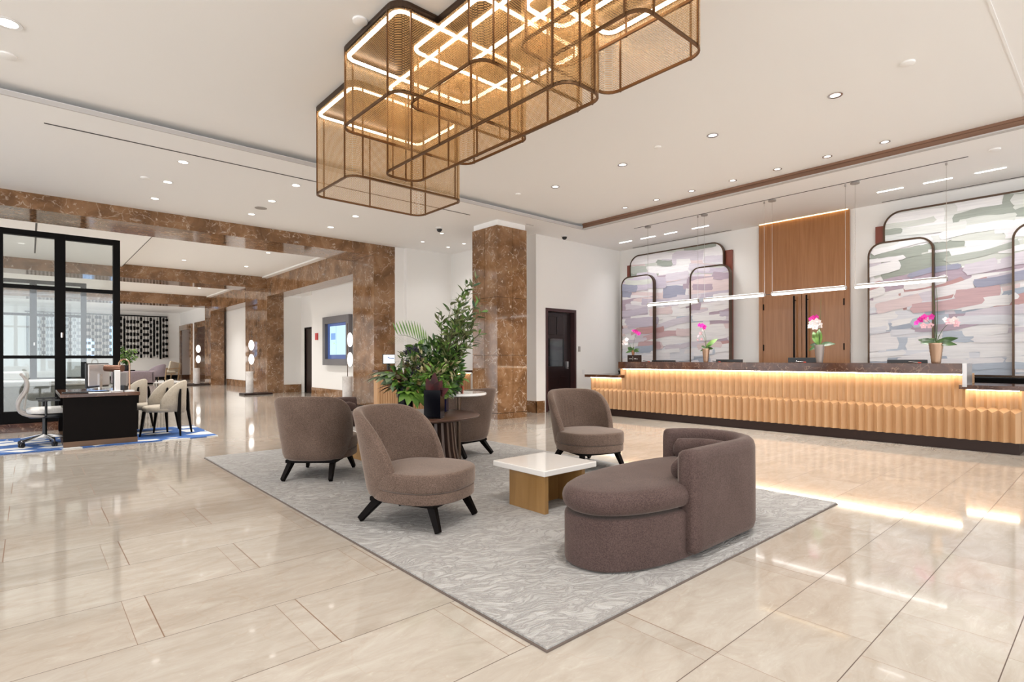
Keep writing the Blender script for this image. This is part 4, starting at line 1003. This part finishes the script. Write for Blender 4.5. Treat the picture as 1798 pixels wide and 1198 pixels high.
obj('stand', box(bm_(), -.03, .03, .0, .04, 0, .16), 'black_plastic', t); obj('bezel', box(bm_(), -.14, .14, -.01, .015, .12, .32), 'black_plastic', t, bevel=.004)
obj('screen', box(bm_(), -.125, .125, -.013, -.01, .135, .305), 'screen_white', t)
obj('picture', tube(bm_(), [(-.04, -.0145, .27), (.0, -.0145, .24), (.11, -.0145, .235)], .012, 6), 'screen_navy', t)

# ------------------------------------------------------------------ floor lamps
def floor_lamp(x, y, label, px0, px1, py0, py1):
    t = thing('floor_lamp', label, 'floor lamp', (x, y, 0), 0, 'floor lamps beside the corridor columns')
    obj('base_slab', box(bm_(), px0-x, px1-x, py0-y, py1-y, 0, .055), 'walnut_toe', t, bevel=.008)
    obj('pedestal', lathe(bm_(), [(.115, .055), (.115, .735), (.11, .745)], n=28), 'marble_grey', t, smooth=True)
    obj('rod', tube(bm_(), [(0, 0, .74), (0, 0, 1.98)], .011, 8), 'bronze', t)
    for z in (1.14, 1.60):
        bm = bm_(); bmesh.ops.create_uvsphere(bm, u_segments=24, v_segments=14, radius=1., matrix=Matrix.Rotation(.85, 4, 'Z') @ Matrix.Translation((0, -.06, z)) @ Matrix.Diagonal((.17, .045, .17, 1)))
        obj('glass_disc', bm, 'glow_glass', t, smooth='all')
floor_lamp(5.56, 12.05, 'floor lamp with two glowing discs before the framed display', 5.0, 5.95, 11.45, 12.5)
floor_lamp(5.38, 18.95, 'floor lamp with two glowing discs at the second marble column', 5.08, 5.95, 18.45, 19.04)
floor_lamp(5.60, 27.45, 'floor lamp with two glowing discs at the third marble column', 4.9, 5.95, 26.7, 28.0)

# ------------------------------------------------------------------ glass partitions
def partition(name, y, xs, label, x_end):
    t = thing(name, label, 'glass partition', (0, y, 0), kind=None)
    fm = bm_()
    for x0, x1 in xs: box(fm, x0, x1, -.06, .06, .14, 3.24)
    x0, x1 = xs[0][0], xs[-1][1]
    for z0, z1 in ((3.15, 3.24), (2.30, 2.36), (1.175, 1.225), (.14, .33)): box(fm, x0, x1, -.055, .055, z0, z1)
    obj('frame', fm, 'black_metal', t, bevel=.004)
    for (a0, a1), (b0, b1) in zip(xs, xs[1:]):
        for z0, z1 in ((.33, 1.175), (1.225, 2.30), (2.36, 3.15)):
            obj('pane', box(bm_(), a1, b0, -.006, .006, z0, z1), 'glass_clear', t)
    obj('plinth', box(bm_(), x0, x1, -.09, .09, 0, .14), 'marble_counter', t)
    hm = bm_()
    obj('door_handle', tube(bm_(), [(xs[-2][0]+.09, -.085, 1.52), (xs[-2][0]+.09, -.085, 1.60)], .02, 8), 'chrome', t, smooth=True)
    return t
partition('glass_partition', 11.75, [(-2.75, -2.65), (-1.55, -1.45), (-.40, -.30), (.32, .46), (1.10, 1.20)], 'black framed glass partition standing behind the concierge table', 1.2)
partition('glass_partition', 19.05, [(-2.2, -2.08), (-.85, -.75), (.02, .16), (1.07, 1.19)], 'second black framed glass partition seen through the first', 1.2)
# white banquette seen through the glass
t = thing('banquette', 'long grey banquette with pale rounded top seen through the glass partition', 'banquette', (-.2, 13.9, 0))
obj('seat_body', puff(bm_(), roundrect(-1.9, 1.05, -.45, .45, .3), 0, .66, .03), 'grey_fabric', t, smooth='all')
obj('back_rim', puff(bm_(), roundrect(-1.95, 1.10, -.50, .50, .32), .66, .76, .045), 'white_fabric', t, smooth='all')
obj('rear_bolster', puff(bm_(), roundrect(-1.4, .2, .2, .48, .1), .75, .93, .05), 'white_fabric', t, smooth='all')

# ------------------------------------------------------------------ left desk group
t = thing('area_rug', 'blue rug with white pebble shapes under the concierge table', 'rug', (.3, 9.91, 0))
obj('pile', box(bm_(), -2.3, 1.83, -.84, .84, .001, .012), 'rug_blue', t)
t = thing('concierge_table', 'dark espresso desk with a bronze plinth on the blue rug', 'desk', (.73, 9.95, .012))
dm = box(bm_(), -.40, .40, -.79, -.75, .07, .65); box(dm, .36, .40, -.75, .70, .07, .65); box(dm, -.40, .36, .66, .70, .07, .65)
obj('modesty_panel', dm, 'espresso', t, bevel=.003)
obj('desk_top', box(bm_(), -.43, .43, -.82, .72, .65, .695), 'marble_counter', t, bevel=.004)
obj('plinth', box(bm_(), -.395, .405, -.795, .705, 0, .07), 'bronze_dull', t)
DT = .707
t = thing('desk_monitor', 'silver-backed monitor angled on the concierge table', 'monitor', (.72, 9.62, DT), -2.15)
obj('display', box(bm_(), -.26, .26, -.012, .012, .06, .40), 'black_plastic', t, bevel=.006); obj('back_cover', box(bm_(), -.245, .245, .012, .035, .08, .385), 'ledge_grey', t, bevel=.012)
obj('stand', box(bm_(), -.03, .03, .03, .05, .01, .25), 'chrome', t); obj('foot', box(bm_(), -.1, .1, -.06, .12, 0, .01), 'chrome', t)
t = thing('scanner_stand', 'white upright stand on the concierge table beside the monitor', 'stand', (.93, 9.42, DT), .2)
obj('column', box(bm_(), -.032, .032, -.025, .025, .01, .30), 'white_plastic', t, bevel=.006); obj('foot', box(bm_(), -.08, .06, -.05, .05, 0, .014), 'white_plastic', t, bevel=.004)
t = thing('customer_display', 'dark upright customer display on the concierge table', 'display', (1.02, 9.62, DT), -.6)
obj('panel', box(bm_(), -.055, .055, -.02, .02, .07, .27), 'grey_plastic', t, bevel=.006); obj('foot', box(bm_(), -.04, .04, -.05, .05, 0, .08), 'black_plastic', t)
t = thing('desk_lamp', 'gooseneck desk lamp with a copper shade on the concierge table', 'desk lamp', (1.07, 9.40, DT))
obj('neck', tube(bm_(), [(0, 0, 0), (0, 0, .38)] + [tuple(CR*(-.075+.075*math.cos(a))+Vector((0, 0, .38+.075*math.sin(a)))) for a in [PI*i/8 for i in range(1, 9)]] + [tuple(CR*-.15+Vector((0, 0, .36)))], .011, 8), 'pot_gold', t, smooth=True)
bm = bm_(); a_ = CR*-.05; tube(bm, [tuple(CR*-.10+Vector((0, 0, .325))), tuple(CR*-.25+Vector((0, 0, .325))), tuple(CR*-.34+Vector((0, 0, .33)))], .048, 16); obj('shade', bm, 'copper', t, smooth=True)
obj('foot', lathe(bm_(), [(.06, 0), (.06, .012), (.015, .02)], n=20), 'white_plastic', t, smooth=True)
tag(obj('keyboard', box(bm_(), -.17, .17, -.06, .06, 0, .018), 'black_plastic', bevel=.004, loc=(.50, 9.36, DT)), 'black keyboard at the left of the concierge table', 'keyboard')
t = thing('tablet', 'small tablet with a blue screen lying on the concierge table', 'tablet', (.72, 9.45, DT), .3)
obj('case', box(bm_(), -.1, .1, -.07, .07, 0, .02), 'black_plastic', t, bevel=.003); obj('screen', box(bm_(), -.085, .085, -.058, .058, .02, .022), 'screen_blue', t)
tag(obj('paper_pile', box(bm_(), -.12, .12, -.05, .05, 0, .008), 'paper', loc=(.72, 9.24, DT)), 'white papers at the front edge of the concierge table', 'papers')
tag(obj('card_dish', lathe(bm_(), [(.05, 0), (.055, .02), (.045, .04), (.02, .045)], n=20), 'white_plastic', smooth=True, loc=(1.05, 9.78, DT)), 'small white puck device beside the desk lamp', 'device')

# office chair
t = thing('office_chair', 'grey swivel office chair with curved mesh back behind the dark desk', 'office chair', (.16, 9.70, .012), face(1., .03))
bm = bm_()
for sx in (-1, 1): tube(bm, bez((sx*.20, .02, .40), (sx*.235, -.42, .38), (sx*.22, -.20, .72), 10)+bez((sx*.22, -.20, .72), (sx*.21, -.15, .86), (sx*.16, -.235, .95), 5)[1:], .018, 8)
tube(bm, [(-.16, -.235, .95), (.16, -.235, .95)], .018, 8); obj('back_frame', bm, 'grey_plastic', t, smooth=True)
bm = bm_(); R_ = []
for p in bez((0, -.22, .50), (0, -.21, .62), (0, -.19, .72), 5)+bez((0, -.19, .72), (0, -.15, .86), (0, -.225, .94), 5)[1:]: R_.append([(x, p.y-.02*(x/.2)**2*-1, p.z) for x in (-.2, -.1, 0, .1, .2)] + [(x, p.y+.008, p.z) for x in (.2, .1, 0, -.1, -.2)])
obj('backrest', loft(bm_(), R_), 'grey_fabric', t, smooth=True)
obj('seat', puff(bm_(), superell(.25, .25, 36, 3.2, 0, .06), .43, .50, .03), 'white_fabric', t, smooth='all')
obj('seat_shell', puff(bm_(), superell(.22, .22, 36, 3, 0, .05), .37, .43, .02), 'black_plastic', t, smooth='all')
for sx in (-1, 1):
    bm = bm_(); tube(bm, [(sx*.22, 0, .40), (sx*.29, 0, .42), (sx*.29, .0, .62)], .014, 8); box(bm, sx*.29-.035, sx*.29+.035, -.08, .14, .60, .62); obj('armrest', bm, 'black_plastic', t)
obj('gas_column', tube(bm_(), [(0, 0, .10), (0, 0, .38)], .025, 10), 'black_plastic', t, smooth=True)
for k in range(5):
    a = 2*PI*k/5+.3; c, s = math.cos(a), math.sin(a)
    l = obj('base_arm', bar(bm_(), (0, 0, .13), (c*.29, s*.29, .075), .045, .03, .03), 'chrome', t, bevel=.004)
    cb = bm_(); q = Vector((-s, c, 0))*.022
    for m_ in (-1, 1): tube(cb, [tuple(Vector((c*.29, s*.29, .03))+q*m_*.4), tuple(Vector((c*.29, s*.29, .03))+q*m_*1.1)], .03, 14)
    tube(cb, [(c*.29, s*.29, .03), (c*.29, s*.29, .075)], .01, 6); obj('caster', cb, 'black_plastic', l, smooth=True)

# cream visitor chairs
def make_cream(label, loc, rz):
    t = thing('visitor_chair', label, 'chair', loc, rz, 'cream visitor chairs at the concierge table')
    tm = math.radians(88); rings = []
    for i in range(25):
        a = -tm+2*tm*i/24; u = abs(a)/tm; h = .83-.30*u**2.4; lo = .33+.06*u
        def q(z, ins): k = .05*max(0, (z-.35)); return (math.sin(a)*(.245-ins+.25*k), -math.cos(a)*(.25-ins+k)+.0, z)
        rg = [q(lo, .005)]+[q(lo+(h-.02-lo)*f, 0) for f in (.33, .66, 1)]+[q(h, .018)]+[q(lo+(h-.02-lo)*f, .036) for f in (1, .66, .33)]+[q(lo, .03)]
        rings.append(rg)
    obj('backrest', loft(bm_(), rings), 'cream_fabric', t, smooth='all')
    obj('seat', puff(bm_(), superell(.245, .25, 40, 2.8, 0, .05), .355, .445, .035, .01), 'cream_fabric', t, smooth='all')
    for sx in (-1, 1):
        obj('leg', bar(bm_(), (sx*.20, .22, .37), (sx*.225, .27, 0), .042, .042, .022), 'espresso', t, bevel=.005)
        obj('leg', loft(bm_(), [[(sx*x+dx, y+dy, z) for dx, dy in ((-w, -w), (w, -w), (w, w), (-w, w))] for x, y, z, w in ((.13, -.245, .70, .010), (.15, -.245, .62, .016), (.17, -.24, .36, .021), (.215, -.275, 0, .011))]), 'espresso', t, bevel=.004)
    return t
VC = make_cream('cream visitor chair nearest the camera, right of the dark desk', (1.57, 9.72, .012), face(-.86, .51))
dup(VC, (1.50, 10.32, .012), face(-.86, .51), 'cream visitor chair partly behind the nearest cream chair')
dup(VC, (1.25, 11.12, .0), face(-.75, .6), 'cream visitor chair behind the desk lamp, by the glass partition')

# ------------------------------------------------------------------ far lounge
t = thing('bead_screen', 'black and white screen of strung square beads on the rear wall', 'wall screen', (3.75, 36.5, 2.36))
obj('backing', box(bm_(), -3.9, 2.2, .04, .06, -1.14, 1.16), 'wall_white', t)
obj('frame', box(bm_(), -3.9, 2.2, -.02, .06, 1.16, 1.22), 'black_metal', t)
rb = random.Random(5); n_ = 40
bm = bm_(); bs = bm_()
for i in range(n_):
    x = -3.8+i*.153; sty = rb.choice((0, 0, 1, 1, 2)); ph = rb.choice((0, .17))
    box(bs, x-.012, x+.012, 0, .03, -1.12, 1.15)
    for k in range(7):
        z = 1.02-k*.345-ph
        if z < -1.08: continue
        if sty == 0: box(bm, x-.066, x+.066, -.01, .03, z-.072, z+.072)
        elif sty == 1: box(bm, x-.05, x+.05, -.01, .03, z-.10, z+.10)
        else: box(bm, x-.045, x+.045, -.01, .03, z-.17, z+.17)
obj('beads', bm, 'black_metal', t); obj('strings', bs, 'black_metal', t)
struct('glow_strip_1', box(bm_(), 3.3, 3.62, 36.50, 36.53, 1.25, 2.9), 'glow_blue', 'added blue glow strip behind the bead screen, imitating a reflection', 'glow_strip')  # added emissive strips standing in for a blue reflection, no opening here
struct('glow_strip_2', box(bm_(), 2.15, 2.6, 36.50, 36.53, 1.25, 2.2), 'glow_blue', 'wider added blue glow strip behind the bead screen, imitating a reflection, seen through the glass', 'glow_strip')
t = thing('lavender_sofa', 'lavender sofa with its back to the corridor in the far lounge', 'sofa', (3.72, 30.0, 0))
obj('backrest', puff(bm_(), roundrect(-.95, .62, -.45, -.25, .08), .06, .62, .06), 'lavender_fabric', t, smooth='all'); obj('seat', puff(bm_(), roundrect(-.9, .58, -.3, .45, .1), .08, .42, .05), 'lavender_fabric', t, smooth='all')
for sx in (-.95, .44): obj('armrest', puff(bm_(), roundrect(sx, sx+.18, -.45, .45, .07), .06, .58, .05), 'lavender_fabric', t, smooth='all')
obj('plinth', box(bm_(), -.85, .55, -.38, .38, 0, .08), 'espresso', t)
t = thing('lounge_armchair', 'grey rounded armchair beside the lavender sofa in the far lounge', 'armchair', (4.72, 31.9, .018), face(-.6, .6))
rings = []
for i in range(21):
    a = -1.8+3.6*i/20; u = abs(a)/1.8; h = .88-.3*u**2
    rings.append([(math.sin(a)*k, -math.cos(a)*k, z) for k, z in ((.36, .25), (.42, h-.03), (.39, h), (.35, h-.03), (.30, .25))])
obj('backrest', loft(bm_(), rings), 'lavender_fabric', t, smooth='all'); obj('seat', puff(bm_(), superell(.33, .36, 32, 2.5, 0, .05), .25, .45, .05), 'lavender_fabric', t, smooth='all')
for sx in (-1, 1):
    for sy in (-1, 1): obj('leg', bar(bm_(), (sx*.2, sy*.2, .26), (sx*.26, sy*.26, 0), .05, .05, .03), 'espresso', t)
t = thing('wooden_armchair', 'low wooden chair with striped cushions under the bead screen', 'chair', (5.55, 34.0, 0), face(-.9, -.3))
obj('seat_cushion', puff(bm_(), superell(.33, .33, 28, 4), .36, .50, .04), 'cushion_stripe', t, smooth='all')
obj('back_cushion', bar(bm_(), (0, -.30, .45), (0, -.42, .98), .60, .12), 'cushion_stripe', t, bevel=.03)
for sx in (-1, 1):
    fm = bar(bm_(), (sx*.36, .32, .0), (sx*.36, .26, .62), .05, .05); bar(fm, (sx*.36, -.34, 0), (sx*.36, -.44, .9), .05, .05); bar(fm, (sx*.36, .28, .60), (sx*.36, -.40, .66), .05, .04); bar(fm, (sx*.36, .28, .34), (sx*.36, -.38, .34), .05, .05); obj('side_frame', fm, 'oak', t)
obj('front_rail', box(bm_(), -.36, .36, .26, .30, .30, .36), 'espresso', t)
t = thing('console_table', 'dark console table behind the lavender sofa', 'console table', (3.0, 31.2, 0))
obj('tabletop', box(bm_(), -1.1, .75, -.2, .2, .58, .64), 'espresso', t)
for x in (-1.05, .6): obj('leg', box(bm_(), x, x+.1, -.18, .18, 0, .58), 'espresso', t)
t = thing('potted_plant', 'leafy plant in a black pot on the far console table', 'plant', (3.42, 31.2, .64))
obj('pot', lathe(bm_(), [(.13, 0), (.16, .22), (.15, .23), (.13, .15)], n=18), 'black_plastic', t, smooth=True)
lv = bm_(); st = bm_()
for k in range(14):
    e = Vector((r.uniform(-.38, .45), r.uniform(-.3, .3), r.uniform(.55, 1.05))); pts = bez((0, 0, .18), (e.x*.2, e.y*.2, e.z*.7), e, 8); tube(st, pts, .006, 4)
    for i in range(2, 9):
        for q in range(3): leaf(lv, pts[i], rv(r)+Vector((e.x, e.y, .2)), rv(r)+Vector((0, 0, 1)), r.uniform(.10, .18), .055, .3, .2, 4, r.choice((1, 1, 2, 0)))
obj('stems', st, 'stem_green', t); obj('leaves', lv, GM, t)
t = thing('area_rug', 'white rug in the far lounge beside the lavender sofa', 'rug', (4.6, 32.2, 0)); obj('pile', box(bm_(), -1.2, 1.2, -1.6, 1.6, .001, .012), 'rug_white', t)

# ------------------------------------------------------------------ lamps, daylight, camera
def lamp(kind, name, loc, power, size=.1, color=(1, .98, .95), **kw):
    l = bpy.data.lights.new(name, kind); l.energy = power; l.color = color
    if kind == 'SPOT': l.spot_size = kw.get('cone', 1.95); l.spot_blend = 1.; l.shadow_soft_size = size
    elif kind == 'AREA': l.shape = 'RECTANGLE'; l.size = size; l.size_y = kw.get('sy', size)
    else: l.shadow_soft_size = size
    o = bpy.data.objects.new(name, l); COL.objects.link(o); o.location = loc
    o.rotation_euler = kw.get('rot', (0, 0, 0)); return o
for (x, y, z) in ALC: lamp('SPOT', 'downlight_lamp', (x, y, z-.03), 14, .06)
for (x, y, z) in LAMPS:
    lamp('SPOT', 'downlight_lamp', (x, y, z-.03), 95 if z > 3.85 else 78, .09)
# the same downlight grid goes on over the camera and down the corridor
for x in (-3.5, -.6, 2.2, 5.0):
    for y in (-3.5, -.9, 1.6): lamp('SPOT', 'downlight_lamp', (x, y, ZU-.03), 110, .09)
for x in (-3.2, -.3):
    for y in (4.2, 8.4, 10.5): lamp('SPOT', 'downlight_lamp', (x, y, 3.75), 100, .09)
for x in (-2.5, 0.5, 3.0, 4.8):
    for y in (14.2, 17.2, 21.8, 24.8): lamp('SPOT', 'downlight_lamp', (x, y, 3.76), 200, .09)
    for y in (29.5, 33.5): lamp('SPOT', 'downlight_lamp', (x, y, 3.76), 200, .09)
for (y0, y1) in ((1.10, 1.43), (1.69, 2.03), (2.29, 2.63), (5.52, 5.87), (6.23, 6.52), (6.76, 7.12), (7.37, 7.70), (.5, .85), (-.1, .25)):
    lamp('SPOT', 'wall_washer_lamp', (10.13, (y0+y1)/2, 3.76), 18, .12, (1, .99, .98), cone=2.2, rot=(0, -.25, 0))

w = bpy.data.worlds.new('daylight'); SC.world = w; w.use_nodes = True
bg = w.node_tree.nodes['Background']; bg.inputs[0].default_value = (.95, .975, 1., 1); bg.inputs[1].default_value = 1.8

yaw = math.radians(41.5735); roll = math.radians(-.1145)
F = Vector((math.sin(yaw), math.cos(yaw), 0)); R = Vector((math.cos(yaw), -math.sin(yaw), 0)); Z = Vector((0, 0, 1))
rx = R*math.cos(roll) + Z*math.sin(roll); uy = Z*math.cos(roll) - R*math.sin(roll)
cam = bpy.data.cameras.new('camera'); co = bpy.data.objects.new('camera', cam); COL.objects.link(co)
co.matrix_world = Matrix(((rx.x, uy.x, -F.x, 0), (rx.y, uy.y, -F.y, 0), (rx.z, uy.z, -F.z, 1.17), (0, 0, 0, 1)))
cam.sensor_width = 36; cam.lens = 956.47/1798*36; cam.shift_y = 29.65/1798; cam.clip_start = .05; cam.clip_end = 200
SC.camera = co
vs = SC.view_settings; vs.view_transform = 'Standard'; vs.look = 'None'; vs.gamma = 1; vs.use_curve_mapping = False; vs.exposure = .79
SC.cycles.max_bounces = 9; SC.cycles.diffuse_bounces = 5; SC.cycles.glossy_bounces = 4; SC.cycles.transparent_max_bounces = 24; SC.cycles.transmission_bounces = 4
SC.cycles.sample_clamp_indirect = 6; SC.cycles.caustics_reflective = False; SC.cycles.caustics_refractive = False
SC.cycles.use_denoising = True
